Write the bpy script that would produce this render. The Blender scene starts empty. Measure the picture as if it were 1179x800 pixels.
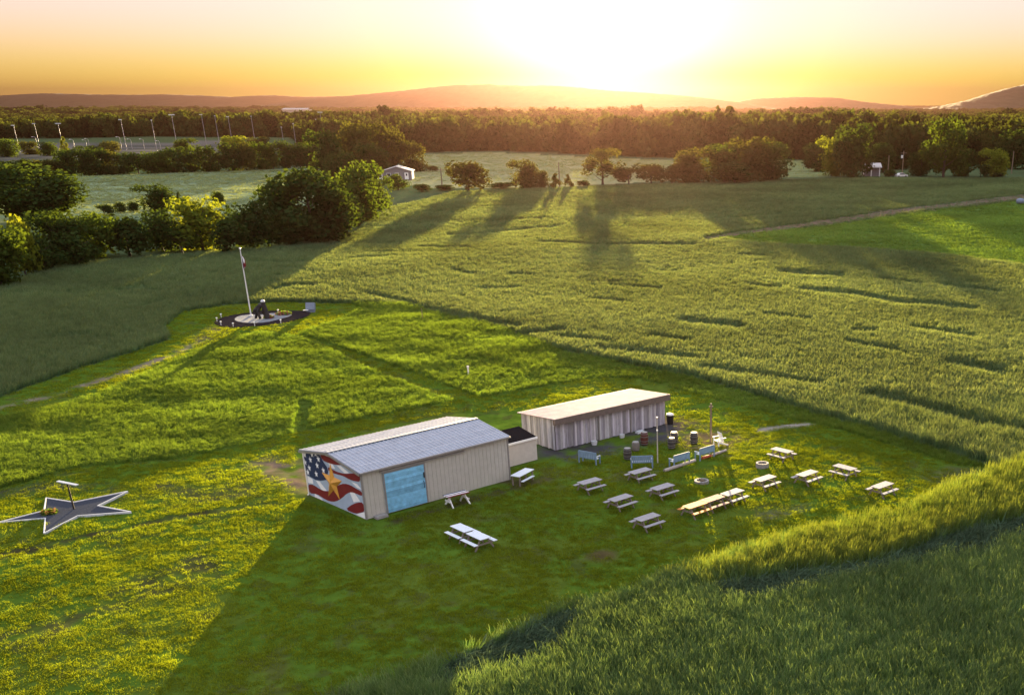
import bpy, bmesh, math, random
import numpy as np
from mathutils import Vector, Matrix, Euler

# ------------------------------------------------------------------ camera
sc = bpy.context.scene
COL = sc.collection
CAM_H, FPX, CX, CY, PITCH = 23.4, 1269.0, 800.0, 715.0, math.radians(25.1)
SP, CP = math.sin(PITCH), math.cos(PITCH)
cd = bpy.data.cameras.new("camera")
cam = bpy.data.objects.new("camera", cd)
COL.objects.link(cam)
cam.location = (0, 0, CAM_H)
cam.rotation_euler = (math.pi / 2 - PITCH, 0, 0)
cd.sensor_width = 36.0
cd.lens = FPX / 1179 * 36
cd.shift_x = -(CX - 589.5) / 1179
cd.shift_y = (CY - 400) / 1179
cd.clip_start = 0.5
cd.clip_end = 40000
sc.camera = cam

# ------------------------------------------------------------------ light
SUN_EL, SUN_AZ = math.radians(2.95), math.radians(-4.16)     # azimuth from +Y towards +X
SUN_DIR = Vector((math.sin(SUN_AZ) * math.cos(SUN_EL), math.cos(SUN_AZ) * math.cos(SUN_EL), math.sin(SUN_EL)))
SUN_STRENGTH, SKY_STRENGTH, EXPOSURE = 5.0, 0.15, 3.5
HAZE_DENSITY, HAZE_G, HAZE_ALBEDO = 1.1e-4, 0.85, (.021, .0115, .0100, 1)
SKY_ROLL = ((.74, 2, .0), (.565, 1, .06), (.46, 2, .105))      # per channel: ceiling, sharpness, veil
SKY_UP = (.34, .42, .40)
AUREOLE_EL = math.radians(2.8)
AUREOLE = ((60, (.07, .07, .02)), (380, (.6, .6, .5)))
ld = bpy.data.lights.new("sun", 'SUN')
ld.energy = SUN_STRENGTH
ld.angle = math.radians(0.6)
ld.color = (1.0, 0.74, 0.38)
sun = bpy.data.objects.new("sun", ld)
COL.objects.link(sun)
sun.rotation_euler = (-SUN_DIR).to_track_quat('-Z', 'Y').to_euler()

world = bpy.data.worlds.new("World")
sc.world = world
world.use_nodes = True
wt = world.node_tree
wt.nodes.clear()
w_out = wt.nodes.new('ShaderNodeOutputWorld')
w_bg = wt.nodes.new('ShaderNodeBackground')
w_sky = wt.nodes.new('ShaderNodeTexSky')
w_sky.sky_type = 'NISHITA'
w_sky.sun_disc = False
w_sky.sun_elevation = SUN_EL
w_sky.sun_rotation = SUN_AZ
w_sky.air_density = 1.2
w_sky.dust_density = 2.5
w_sky.ozone_density = 1.0
w_bg.inputs['Strength'].default_value = SKY_STRENGTH
# the sky is rolled off channel by channel, c / (1 + (c / k)^n)^(1/n), thin veil added, then a low sun's aureole
w_sep = wt.nodes.new('ShaderNodeSeparateColor'); w_com = wt.nodes.new('ShaderNodeCombineColor')
wt.links.new(w_sky.outputs[0], w_sep.inputs[0])
def _m(op, a, b=None):
    n = wt.nodes.new('ShaderNodeMath'); n.operation = op
    for i, q in enumerate((a, b)):
        if q is None:
            continue
        if isinstance(q, (int, float)):
            n.inputs[i].default_value = q
        else:
            wt.links.new(q, n.inputs[i])
    return n.outputs[0]
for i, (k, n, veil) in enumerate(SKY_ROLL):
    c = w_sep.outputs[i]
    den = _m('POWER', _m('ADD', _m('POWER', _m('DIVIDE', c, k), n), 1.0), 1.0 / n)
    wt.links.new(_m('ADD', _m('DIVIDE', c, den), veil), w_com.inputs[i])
w_geo = wt.nodes.new('ShaderNodeNewGeometry')
w_dot = wt.nodes.new('ShaderNodeVectorMath'); w_dot.operation = 'DOT_PRODUCT'
_gl = Vector((math.sin(SUN_AZ) * math.cos(AUREOLE_EL), math.cos(SUN_AZ) * math.cos(AUREOLE_EL), math.sin(AUREOLE_EL)))
w_dot.inputs[1].default_value = -_gl
wt.links.new(w_geo.outputs['Incoming'], w_dot.inputs[0])
# brightness added to the unseen sky towards the zenith, to raise the ambient light
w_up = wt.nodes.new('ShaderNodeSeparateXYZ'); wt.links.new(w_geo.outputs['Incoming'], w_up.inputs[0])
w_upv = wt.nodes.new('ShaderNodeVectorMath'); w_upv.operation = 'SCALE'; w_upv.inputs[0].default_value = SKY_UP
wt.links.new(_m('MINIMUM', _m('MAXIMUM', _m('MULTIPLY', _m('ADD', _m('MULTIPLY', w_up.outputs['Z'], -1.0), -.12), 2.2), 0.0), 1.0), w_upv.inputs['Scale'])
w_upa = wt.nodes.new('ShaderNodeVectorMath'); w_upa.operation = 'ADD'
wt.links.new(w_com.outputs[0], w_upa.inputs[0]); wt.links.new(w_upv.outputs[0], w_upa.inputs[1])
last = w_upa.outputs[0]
for power, colour in AUREOLE:
    pw = wt.nodes.new('ShaderNodeMath'); pw.operation = 'POWER'; pw.inputs[1].default_value = power
    mx0 = wt.nodes.new('ShaderNodeMath'); mx0.operation = 'MAXIMUM'; mx0.inputs[1].default_value = 0
    wt.links.new(w_dot.outputs['Value'], mx0.inputs[0]); wt.links.new(mx0.outputs[0], pw.inputs[0])
    sc_ = wt.nodes.new('ShaderNodeVectorMath'); sc_.operation = 'SCALE'; sc_.inputs[0].default_value = colour
    wt.links.new(pw.outputs[0], sc_.inputs['Scale'])
    ad = wt.nodes.new('ShaderNodeVectorMath'); ad.operation = 'ADD'
    wt.links.new(last, ad.inputs[0]); wt.links.new(sc_.outputs[0], ad.inputs[1]); last = ad.outputs[0]
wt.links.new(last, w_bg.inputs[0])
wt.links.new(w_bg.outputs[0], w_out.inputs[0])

vs = sc.view_settings
vs.view_transform = 'Standard'
vs.look = 'None'
vs.exposure = EXPOSURE
vs.gamma = 1.0
vs.use_curve_mapping = False
sc.render.engine = 'CYCLES'
cy = sc.cycles
cy.use_denoising = True
cy.max_bounces = 6
cy.diffuse_bounces = 3
cy.transmission_bounces = 4
cy.volume_bounces = 0
cy.transparent_max_bounces = 8
cy.sample_clamp_indirect = 4.0

# ------------------------------------------------------------------ survey helpers
# the photograph was surveyed once: a ground mark at column u, row v lies at these metres
def G(u, v, z=0.0):
    a, b = (u - CX) / FPX, (CY - v) / FPX
    t = (z - CAM_H) / (-SP + b * CP)
    return Vector((a * t, (CP + b * SP) * t, z))

def height_at(Y, vt):
    b = (CY - vt) / FPX
    return CAM_H + Y * (b * CP - SP) / (CP + b * SP)

def metres(px, Y, z=0):
    return px * (Y * CP - (z - CAM_H) * SP) / FPX

def survey(X, Y, z=0.0):
    zc = Y * CP - (z - CAM_H) * SP
    yc = Y * SP + (z - CAM_H) * CP
    return CX + FPX * X / zc, CY - FPX * yc / zc

# ------------------------------------------------------------------ noise
def _hash(ix, iy, seed):
    n = (ix.astype(np.int64) * 374761393 + iy.astype(np.int64) * 668265263 + seed * 1442695041) & 0xFFFFFFFF
    n = ((n ^ (n >> 13)) * 1274126177) & 0xFFFFFFFF
    n = n ^ (n >> 16)
    return (n & 0xFFFF) / 65535.0

def vnoise(x, y, seed=0):
    ix, iy = np.floor(x), np.floor(y)
    fx, fy = x - ix, y - iy
    fx = fx * fx * (3 - 2 * fx)
    fy = fy * fy * (3 - 2 * fy)
    a = _hash(ix, iy, seed); b = _hash(ix + 1, iy, seed)
    c = _hash(ix, iy + 1, seed); d = _hash(ix + 1, iy + 1, seed)
    return (a * (1 - fx) + b * fx) * (1 - fy) + (c * (1 - fx) + d * fx) * fy

def fbm(x, y, seed=0, octaves=4):
    s = 0; amp = .5; tot = 0
    for o in range(octaves):
        s = s + amp * vnoise(x * 2 ** o, y * 2 ** o, seed + o * 17)
        tot += amp
        amp *= .5
    return s / tot

def inside(poly, u, v):
    u = np.asarray(u); v = np.asarray(v)
    r = np.zeros(u.shape, bool)
    n = len(poly)
    for i in range(n):
        x0, y0 = poly[i]; x1, y1 = poly[(i + 1) % n]
        if y0 == y1:
            continue
        c = ((y0 > v) != (y1 > v)) & (u < (x1 - x0) * (v - y0) / (y1 - y0) + x0)
        r ^= c
    return r

def line_dist(pts, u, v, aspect=1.0):
    """distance to a surveyed polyline in survey units, rows stretched by aspect"""
    best = np.full(np.asarray(u).shape, 1e9)
    for (x0, y0), (x1, y1) in zip(pts[:-1], pts[1:]):
        dx, dy = x1 - x0, (y1 - y0) * aspect
        px, py = u - x0, (v - y0) * aspect
        t = np.clip((px * dx + py * dy) / (dx * dx + dy * dy + 1e-9), 0, 1)
        best = np.minimum(best, np.hypot(px - t * dx, py - t * dy))
    return best

# ------------------------------------------------------------------ material helpers
def new_mat(name):
    m = bpy.data.materials.new(name)
    m.use_nodes = True
    nt = m.node_tree
    nt.nodes.clear()
    return m, nt, nt.nodes, nt.links

def mat(name, col, rough=.7, var=.25, scale=3.0, metallic=0.0, bump=0.0, bscale=20.0, use_attr=False, stretch=None, spec=.3):
    m, nt, N, L = new_mat(name)
    out = N.new('ShaderNodeOutputMaterial')
    p = N.new('ShaderNodeBsdfPrincipled')
    p.inputs['Roughness'].default_value = rough
    p.inputs['Metallic'].default_value = metallic
    p.inputs['Specular IOR Level'].default_value = spec
    tc = N.new('ShaderNodeTexCoord')
    mp = N.new('ShaderNodeMapping')
    if stretch:
        mp.inputs['Scale'].default_value = stretch
    L.new(tc.outputs['Object'], mp.inputs['Vector'])
    no = N.new('ShaderNodeTexNoise')
    no.inputs['Scale'].default_value = scale
    no.inputs['Detail'].default_value = 6
    no.inputs['Roughness'].default_value = .65
    L.new(mp.outputs[0], no.inputs['Vector'])
    mr = N.new('ShaderNodeMapRange')
    mr.inputs[1].default_value = .25; mr.inputs[2].default_value = .75
    mr.inputs[3].default_value = 1 - var; mr.inputs[4].default_value = 1 + var
    L.new(no.outputs['Fac'], mr.inputs[0])
    mul = N.new('ShaderNodeVectorMath'); mul.operation = 'SCALE'
    if use_attr:
        at = N.new('ShaderNodeAttribute'); at.attribute_name = 'Col'
        L.new(at.outputs['Color'], mul.inputs[0])
    else:
        rgb = N.new('ShaderNodeRGB'); rgb.outputs[0].default_value = (*col, 1)
        L.new(rgb.outputs[0], mul.inputs[0])
    L.new(mr.outputs[0], mul.inputs['Scale'])
    L.new(mul.outputs[0], p.inputs['Base Color'])
    if bump:
        n2 = N.new('ShaderNodeTexNoise'); n2.inputs['Scale'].default_value = bscale; n2.inputs['Detail'].default_value = 5
        L.new(mp.outputs[0], n2.inputs['Vector'])
        b = N.new('ShaderNodeBump'); b.inputs['Strength'].default_value = bump; b.inputs['Distance'].default_value = .05
        L.new(n2.outputs['Fac'], b.inputs['Height'])
        L.new(b.outputs[0], p.inputs['Normal'])
    L.new(p.outputs[0], out.inputs[0])
    return m

def leaf_mat(name, base, tip, trans=.4, rnd=.35, field=.3, fscale=.05, tcol=None, use_tint=True):
    """leaves and blades: diffuse plus light coming through; tip colour by the 'Col' attribute's red"""
    m, nt, N, L = new_mat(name)
    out = N.new('ShaderNodeOutputMaterial')
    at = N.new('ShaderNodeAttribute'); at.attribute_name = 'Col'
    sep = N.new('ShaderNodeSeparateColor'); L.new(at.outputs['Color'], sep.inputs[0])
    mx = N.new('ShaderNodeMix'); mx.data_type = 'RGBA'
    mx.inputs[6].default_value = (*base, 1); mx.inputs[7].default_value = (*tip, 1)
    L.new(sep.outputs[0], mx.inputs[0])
    oi = N.new('ShaderNodeObjectInfo')
    r1 = N.new('ShaderNodeMapRange'); r1.inputs[3].default_value = 1 - rnd; r1.inputs[4].default_value = 1 + rnd
    L.new(oi.outputs['Random'], r1.inputs[0])
    no = N.new('ShaderNodeTexNoise'); no.inputs['Scale'].default_value = fscale; no.inputs['Detail'].default_value = 5
    L.new(oi.outputs['Location'], no.inputs['Vector'])
    r2 = N.new('ShaderNodeMapRange'); r2.inputs[1].default_value = .3; r2.inputs[2].default_value = .7
    r2.inputs[3].default_value = 1 - field; r2.inputs[4].default_value = 1 + field
    L.new(no.outputs['Fac'], r2.inputs[0])
    ml = N.new('ShaderNodeMath'); ml.operation = 'MULTIPLY'
    L.new(r1.outputs[0], ml.inputs[0]); L.new(r2.outputs[0], ml.inputs[1])
    s = N.new('ShaderNodeVectorMath'); s.operation = 'SCALE'
    L.new(mx.outputs[2], s.inputs[0]); L.new(ml.outputs[0], s.inputs['Scale'])
    d = N.new('ShaderNodeBsdfDiffuse'); L.new(s.outputs[0], d.inputs[0])
    t = N.new('ShaderNodeBsdfTranslucent')
    tm = N.new('ShaderNodeMix'); tm.data_type = 'RGBA'; tm.blend_type = 'MULTIPLY'; tm.inputs[0].default_value = 1
    L.new(s.outputs[0], tm.inputs[6]); tm.inputs[7].default_value = (*(tcol or (1.5, 1.5, .6)), 1)
    L.new(tm.outputs[2], t.inputs[0])
    ms = N.new('ShaderNodeMixShader'); ms.inputs[0].default_value = trans
    L.new(d.outputs[0], ms.inputs[1]); L.new(t.outputs[0], ms.inputs[2])
    L.new(ms.outputs[0], out.inputs[0])
    return m

M = {}
M['metal_wall'] = mat('painted metal siding', (.44, .43, .38), .55, .10, 2.0, 0, .15, 6)
M['roof_rib'] = mat('pale roofing ribs', (.50, .53, .58), .45, .1, 2, .4)
M['metal_roof'] = mat('galvanised roofing', (.25, .30, .37), .42, .22, 1.2, .7, .12, 8)
M['barn_roof'] = mat('worn painted roofing', (.40, .31, .34), .68, .18, 1.4, .0, .12, 9, spec=.12)
M['trim'] = mat('grey trim', (.22, .21, .20), .5, .12, 4)
M['gutter'] = mat('grey gutter metal', (.30, .29, .28), .45, .12, 3, .4)
M['door_blue'] = mat('faded blue boards', (.16, .40, .60), .6, .28, 3.0, 0, .3, 14, use_attr=True)
M['boards'] = mat('weathered grey boards', (.3, .28, .27), .85, .28, 2.5, 0, .5, 12, use_attr=True, stretch=(3, 3, .5))
M['fascia'] = mat('weathered fascia', (.14, .11, .095), .8, .25, 3, 0, .3, 12)
M['white_wall'] = mat('off white siding', (.50, .47, .43), .7, .12, 2)
M['tar'] = mat('black tar roofing', (.008, .007, .008), .9, .3, 3, 0, .3, 20, spec=.05)
M['dark'] = mat('dark gap', (.02, .018, .016), .8, .2, 4)
M['white'] = mat('white paint', (.78, .78, .76), .5, .08, 5)
M['mwhite'] = mat('mural white', (.78, .80, .82), .6, .06, 2)
M['mpale'] = mat('mural pale blue grey', (.34, .43, .54), .6, .10, 2)
M['mred'] = mat('mural dark red', (.16, .012, .016), .6, .18, 2)
M['mblue'] = mat('mural navy', (.012, .028, .085), .6, .18, 2)
M['gold'] = mat('gold paint', (.62, .32, .06), .45, .15, 5, .2)
M['table_wood'] = mat('weathered table boards', (.32, .31, .325), .8, .26, 4, 0, .3, 25, spec=.06, stretch=(1, 6, 6))
M['table_warm'] = mat('sunlit orange table boards', (.46, .20, .055), .75, .22, 4, 0, .3, 25, spec=.06, stretch=(1, 6, 6))  # low sun's orange glow put into the board colour
M['table_pink'] = mat('faded rose table boards', (.26, .165, .15), .8, .22, 4, 0, .3, 25, spec=.06, stretch=(1, 6, 6))
M['table_white'] = mat('pale blue white plastic', (.62, .68, .74), .5, .06, 3)
M['table_leg'] = mat('dark table timber', (.20, .17, .15), .8, .2, 4)
M['bench_blue'] = mat('faded blue grey paint', (.16, .25, .36), .65, .18, 4)
M['bench_seat'] = mat('pale bench paint', (.52, .55, .58), .65, .15, 4)
M['barrel'] = mat('dark barrel wood', (.045, .040, .038), .6, .3, 6)
M['barrel_red'] = mat('rusty drum', (.085, .022, .016), .6, .3, 5)
M['barrel_pale'] = mat('grey barrel wood', (.17, .15, .13), .7, .3, 5)
M['hoop'] = mat('barrel hoop', (.16, .16, .16), .5, .2, 6, .5)
M['lid'] = mat('barrel lid', (.25, .25, .24), .6, .2, 6)
M['pole_wood'] = mat('pole timber', (.20, .15, .10), .8, .25, 3)
M['pole_pale'] = mat('pale pole', (.40, .37, .30), .7, .25, 3)
M['log'] = mat('grey log', (.34, .30, .27), .85, .3, 6, 0, .4, 20)
M['log_red_lit'] = mat('red lit timber', (.42, .09, .05), .7, .25, 6)  # red light on this piece put into its base colour
M['stone'] = mat('grey block', (.27, .26, .25), .85, .25, 8, 0, .5, 30)
M['ash'] = mat('ash', (.03, .03, .03), .9, .4, 10)
M['alu'] = mat('white flagpole', (.72, .72, .70), .4, .05, 3, .1)
M['black_metal'] = mat('black metal', (.012, .012, .014), .45, .3, 6)
M['slate'] = mat('dark slate chippings', (.050, .056, .072), 1.0, .45, 14, 0, .5, 40, spec=0)
M['mulch'] = mat('dark mulch', (.022, .019, .021), 1.0, .5, 10, 0, .6, 40, spec=0)
M['gravel'] = mat('pale gravel', (.19, .20, .22), 1.0, .3, 12, 0, .4, 40, spec=.02)
M['red_flower'] = mat('red flowers', (.35, .05, .06), .8, .4, 10)
M['blue_grey'] = mat('blue grey paint', (.16, .20, .27), .6, .2, 5)
M['glass'] = mat('window glass', (.03, .035, .04), .15, .2, 2, 0, spec=.6)
M['house_wall'] = mat('grey house siding', (.17, .17, .18), .7, .12, 1)
M['house_roof'] = mat('pale roof', (.42, .40, .38), .6, .12, 1)
M['steel'] = mat('grey steel mast', (.28, .27, .27), .6, .1, 1, .1)
M['bark'] = mat('bark', (.055, .042, .032), .9, .3, 4, 0, .5, 12)
M['asphalt'] = mat('asphalt', (.11, .105, .10), .9, .15, .2)
M['car_white'] = mat('white car paint', (.7, .7, .7), .3, .04, 2)
M['forest_floor'] = mat('wooded hill', (.030, .042, .020), 1.0, .4, .02, 0, 0)

TREE = {
    'dark': leaf_mat('dark green leaves', (.020, .036, .010), (.036, .056, .015), .30, .15, .0, tcol=(1.9, 1.7, .5)),
    'mid': leaf_mat('green leaves', (.030, .054, .012), (.055, .080, .016), .35, .15, .0, tcol=(1.9, 1.7, .5)),
    'bright': leaf_mat('yellow green leaves', (.075, .105, .016), (.13, .15, .02), .40, .15, .0, tcol=(1.8, 1.6, .5)),
    'olive': leaf_mat('olive leaves', (.036, .044, .014), (.062, .068, .018), .36, .15, .0, tcol=(1.9, 1.6, .5)),
}
WOOD_LEAF = leaf_mat('far wood leaves', (.020, .031, .010), (.044, .056, .016), .32, .45, .35, .004, tcol=(1.9, 1.6, .5))
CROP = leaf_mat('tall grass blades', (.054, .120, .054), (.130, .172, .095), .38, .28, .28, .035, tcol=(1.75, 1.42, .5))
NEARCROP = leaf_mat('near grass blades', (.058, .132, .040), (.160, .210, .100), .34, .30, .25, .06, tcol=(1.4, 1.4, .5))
STRIPGRASS = leaf_mat('sunlit crest blades', (.064, .124, .028), (.145, .172, .050), .36, .28, .2, .06, tcol=(1.6, 1.45, .4))  # crest strip's sunlit yellow put into the blade colours
GREENFIELD = leaf_mat('short green crop blades', (.095, .175, .034), (.15, .215, .045), .42, .2, .3, .05, tcol=(1.5, 1.4, .4))
PALEFIELD = leaf_mat('pale green crop blades', (.215, .25, .125), (.27, .29, .15), .30, .15, .25, .02)
LODGED = leaf_mat('flattened grass blades', (.045, .085, .045), (.095, .135, .085), .25, .25, .2, .1, tcol=(1.2, 1.2, .8))
MEADOW = leaf_mat('meadow blades', (.080, .140, .022), (.145, .180, .045), .40, .25, .25, .08, tcol=(1.35, 1.45, .40))
LAWN = leaf_mat('mown lawn blades', (.100, .152, .015), (.148, .190, .020), .48, .26, .22, tcol=(1.8, 1.5, .28))

# ------------------------------------------------------------------ mesh helpers
class MB:
    def __init__(s):
        s.v = []; s.f = []; s.mi = []; s.col = []; s.m = 0; s.c = (1, 1, 1)
    def face(s, idx):
        s.f.append(tuple(idx)); s.mi.append(s.m); s.col.append(s.c)
    def box(s, x0, x1, y0, y1, z0, z1, rot=None, piv=None):
        pts = [Vector((x, y, z)) for z in (z0, z1) for x, y in ((x0, y0), (x1, y0), (x1, y1), (x0, y1))]
        if rot is not None:
            pv = Vector(piv if piv is not None else ((x0 + x1) / 2, (y0 + y1) / 2, (z0 + z1) / 2))
            R = Euler(rot).to_matrix()
            pts = [R @ (q - pv) + pv for q in pts]
        s.hexa(pts)
    def hexa(s, pts):
        b = len(s.v); s.v += [tuple(q) for q in pts]
        for q in ((3, 2, 1, 0), (4, 5, 6, 7), (0, 1, 5, 4), (1, 2, 6, 5), (2, 3, 7, 6), (3, 0, 4, 7)):
            s.face([b + i for i in q])
    def beam(s, p0, p1, w, h):
        """rectangular bar from p0 to p1"""
        p0, p1 = Vector(p0), Vector(p1)
        d = (p1 - p0).normalized()
        up = Vector((0, 0, 1)) if abs(d.z) < .95 else Vector((0, 1, 0))
        a = d.cross(up).normalized() * (w / 2)
        c = a.cross(d).normalized() * (h / 2)
        s.hexa([p0 - a - c, p0 + a - c, p1 + a - c, p1 - a - c, p0 - a + c, p0 + a + c, p1 + a + c, p1 - a + c])
    def tube(s, path, radii, n=8, cap=True):
        path = [Vector(q) for q in path]
        b0 = len(s.v)
        for i, q in enumerate(path):
            d = (path[min(i + 1, len(path) - 1)] - path[max(i - 1, 0)]).normalized()
            up = Vector((1, 0, 0)) if abs(d.x) < .9 else Vector((0, 1, 0))
            a = d.cross(up).normalized(); c = d.cross(a).normalized()
            for k in range(n):
                t = 2 * math.pi * k / n
                s.v.append(tuple(q + (a * math.cos(t) + c * math.sin(t)) * radii[i]))
        for i in range(len(path) - 1):
            for k in range(n):
                k2 = (k + 1) % n
                s.face([b0 + i * n + k, b0 + i * n + k2, b0 + (i + 1) * n + k2, b0 + (i + 1) * n + k])
        if cap:
            s.face([b0 + k for k in range(n)][::-1])
            s.face([b0 + (len(path) - 1) * n + k for k in range(n)])
    def lathe(s, prof, n=16, c=(0, 0), zc=0):
        b0 = len(s.v)
        for r, z in prof:
            for k in range(n):
                t = 2 * math.pi * k / n
                s.v.append((c[0] + r * math.cos(t), c[1] + r * math.sin(t), zc + z))
        for i in range(len(prof) - 1):
            for k in range(n):
                k2 = (k + 1) % n
                s.face([b0 + i * n + k, b0 + i * n + k2, b0 + (i + 1) * n + k2, b0 + (i + 1) * n + k])
        s.face([b0 + k for k in range(n)][::-1])
        s.face([b0 + (len(prof) - 1) * n + k for k in range(n)])
    def prism(s, pts, off):
        """flat polygon (list of 3D points) thickened by vector off"""
        n = len(pts); b = len(s.v); off = Vector(off)
        s.v += [tuple(Vector(q)) for q in pts] + [tuple(Vector(q) + off) for q in pts]
        s.face(range(b, b + n)); s.face(range(b + 2 * n - 1, b + n - 1, -1))
        for i in range(n):
            j = (i + 1) % n
            s.face([b + i, b + n + i, b + n + j, b + j])
    def build(s, name, mats, parent=None, smooth=False, loc=None, rotz=0):
        me = bpy.data.meshes.new(name)
        me.from_pydata(s.v, [], s.f)
        mats = mats if isinstance(mats, (list, tuple)) else [mats]
        for m in mats:
            me.materials.append(m)
        me.polygons.foreach_set('material_index', s.mi)
        at = me.color_attributes.new('Col', 'FLOAT_COLOR', 'CORNER')
        cols = []
        for p in me.polygons:
            cols += [*s.col[p.index], 1.0] * p.loop_total
        at.data.foreach_set('color', cols)
        bm = bmesh.new(); bm.from_mesh(me)
        bmesh.ops.recalc_face_normals(bm, faces=bm.faces)
        bm.to_mesh(me); bm.free()
        if smooth:
            me.polygons.foreach_set('use_smooth', [True] * len(me.polygons))
        o = bpy.data.objects.new(name, me)
        COL.objects.link(o)
        if parent:
            o.parent = parent
        if loc is not None:
            o.location = loc
        o.rotation_euler.z = rotz
        return o

def thing(name, label, cat, loc=(0, 0, 0), rotz=0.0, group=None):
    o = bpy.data.objects.new(name, None)
    COL.objects.link(o)
    o.empty_display_size = .3
    o.location = loc; o.rotation_euler = (0, 0, rotz)
    o['label'] = label; o['category'] = cat
    if group:
        o['group'] = group
    return o

def tag(o, label=None, cat=None, group=None, kind=None):
    for k, val in (('label', label), ('category', cat), ('group', group), ('kind', kind)):
        if val:
            o[k] = val
    return o

def dup(root, loc, rotz, label, group=None, scale=None):
    r = root.copy(); COL.objects.link(r)
    r.location = loc; r.rotation_euler = (0, 0, rotz)
    if scale is not None:
        r.scale = scale
    r['label'] = label
    if group:
        r['group'] = group
    for ch in list(root.children):
        c = ch.copy(); COL.objects.link(c); c.parent = r
        for g in list(ch.children):
            d = g.copy(); COL.objects.link(d); d.parent = c
    return r

def np_mesh(name, verts, faces, material, cols=None, smooth=False, link=True):
    """verts (N,3), faces (F,k) one size; cols (N,4) point colours"""
    me = bpy.data.meshes.new(name)
    nv, nf, k = len(verts), len(faces), faces.shape[1]
    me.vertices.add(nv); me.loops.add(nf * k); me.polygons.add(nf)
    me.vertices.foreach_set('co', np.ascontiguousarray(verts, dtype=np.float32).ravel())
    me.loops.foreach_set('vertex_index', np.ascontiguousarray(faces, dtype=np.int32).ravel())
    me.polygons.foreach_set('loop_start', np.arange(0, nf * k, k, dtype=np.int32))
    if smooth:
        me.polygons.foreach_set('use_smooth', np.ones(nf, bool))
    me.materials.append(material)
    if cols is not None:
        at = me.color_attributes.new('Col', 'FLOAT_COLOR', 'POINT')
        at.data.foreach_set('color', np.ascontiguousarray(cols, dtype=np.float32).ravel())
    me.update(calc_edges=True)
    me.validate()
    o = bpy.data.objects.new(name, me)
    if link:
        COL.objects.link(o)
    return o

# ------------------------------------------------------------------ the lie of the land (surveyed outlines)
LAWN_OUT = [(-500, 1400), (-500, 640), (0, 565), (87, 540), (196, 530), (297, 511), (353, 497), (368, 493), (446, 478), (524, 462),
            (436, 429), (344, 386.5), (320, 384), (297, 383), (245, 395), (210, 411), (140, 442), (70, 467), (0, 481), (-400, 590),
            (-400, 560), (0, 456), (87, 425), (196, 390), (186, 376), (210, 358.5), (262, 350), (315, 347), (361, 346), (402, 349), (419, 355),
            (385, 371), (344, 384), (385, 398), (463, 424), (554, 458), (639, 442.5), (680, 435), (735, 435), (777, 447), (849, 466),
            (917, 484), (976, 497), (1044, 518), (1103, 535), (1150, 542), (1133, 552), (1090, 566), (1044, 587.5), (959, 610.6),
            (902, 625), (849, 639), (802, 653), (760, 669), (715, 690), (647, 703), (601, 726), (522, 758), (451, 783), (401, 800), (250, 870), (0, 1000), (-200, 1400)]
MEADOW_A = [(-400, 640), (-400, 592), (0, 483), (70, 468), (140, 443), (210, 412), (245, 396), (297, 384), (320, 384.5), (344, 387), (436, 430), (523, 462), (446, 477),
            (368, 492), (297, 510), (196, 529), (87, 539), (0, 564), (-300, 605)]
ENCLOSED = [(-500, 1400), (-500, 575), (-400, 560), (0, 457), (87, 426), (196, 391), (187, 377), (210, 359), (262, 351), (315, 348), (402, 349.5), (470, 352.5), (592, 382.5), (640, 402), (720, 418),
            (790, 432), (860, 452), (930, 474), (1010, 496), (1110, 526), (1148, 541), (1133, 552), (1090, 567), (1044, 588.5), (959, 611.5), (902, 626), (849, 640), (802, 654), (760, 670),
            (715, 691), (647, 704), (601, 727), (522, 759), (451, 784), (401, 801), (250, 871), (0, 1001), (-200, 1400)]
MEADOW_B = [(344, 384), (385, 371), (419, 355), (402, 349), (470, 352), (592, 382), (640, 402), (720, 418), (790, 432), (860, 452), (930, 474), (1010, 496),
            (1110, 526), (1150, 541), (1103, 535), (1044, 518), (976, 497), (917, 484), (849, 467), (777, 448), (735, 436), (680, 436), (639, 443), (554, 458.5), (463, 424.5), (385, 398.5)]
STRIP = [(760, 669), (802, 653), (849, 639), (902, 625), (959, 610), (1044, 587), (1090, 566), (1133, 552), (1300, 500), (1300, 570), (1179, 600), (1115, 612), (1062, 630), (1009, 651), (916, 662), (813, 680)]
LODGED_A = [(813, 676), (916, 662), (1009, 651), (1062, 630), (1115, 612), (1179, 600), (1300, 575), (1300, 600), (1179, 620), (1147, 630), (1137, 641), (1080, 644), (1009, 662), (959, 673), (913, 687), (867, 697), (824, 690)]
LODGED_B = [(522, 760), (601, 727), (650, 703), (668, 712), (658, 742), (612, 772), (533, 790), (487, 794)]
GREEN_FIELD = [(828, 276), (880, 269), (934, 262), (1060, 245), (1179, 231), (1500, 195), (1500, 340), (1179, 307), (1078, 294), (976, 286), (908, 284), (849, 280)]
TRACK_R = [(815, 277), (860, 270), (934, 258), (1060, 241), (1179, 227), (1500, 190)]
PALE_FIELD = [(95, 203), (380, 190), (420, 195), (420, 215), (330, 240), (200, 250), (-50, 262), (-300, 270), (-300, 215)]
PALE_FIELD_MID = [(470, 179), (560, 176), (700, 182), (785, 186), (800, 205), (700, 213), (600, 217), (500, 217), (450, 210)]
PALE_FIELD_RIGHT = [(880, 183), (950, 186), (965, 204), (880, 206)]
YARD = [(-300, 166), (60, 165), (240, 163), (345, 166), (360, 178), (240, 182), (0, 186), (-300, 192)]
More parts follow.
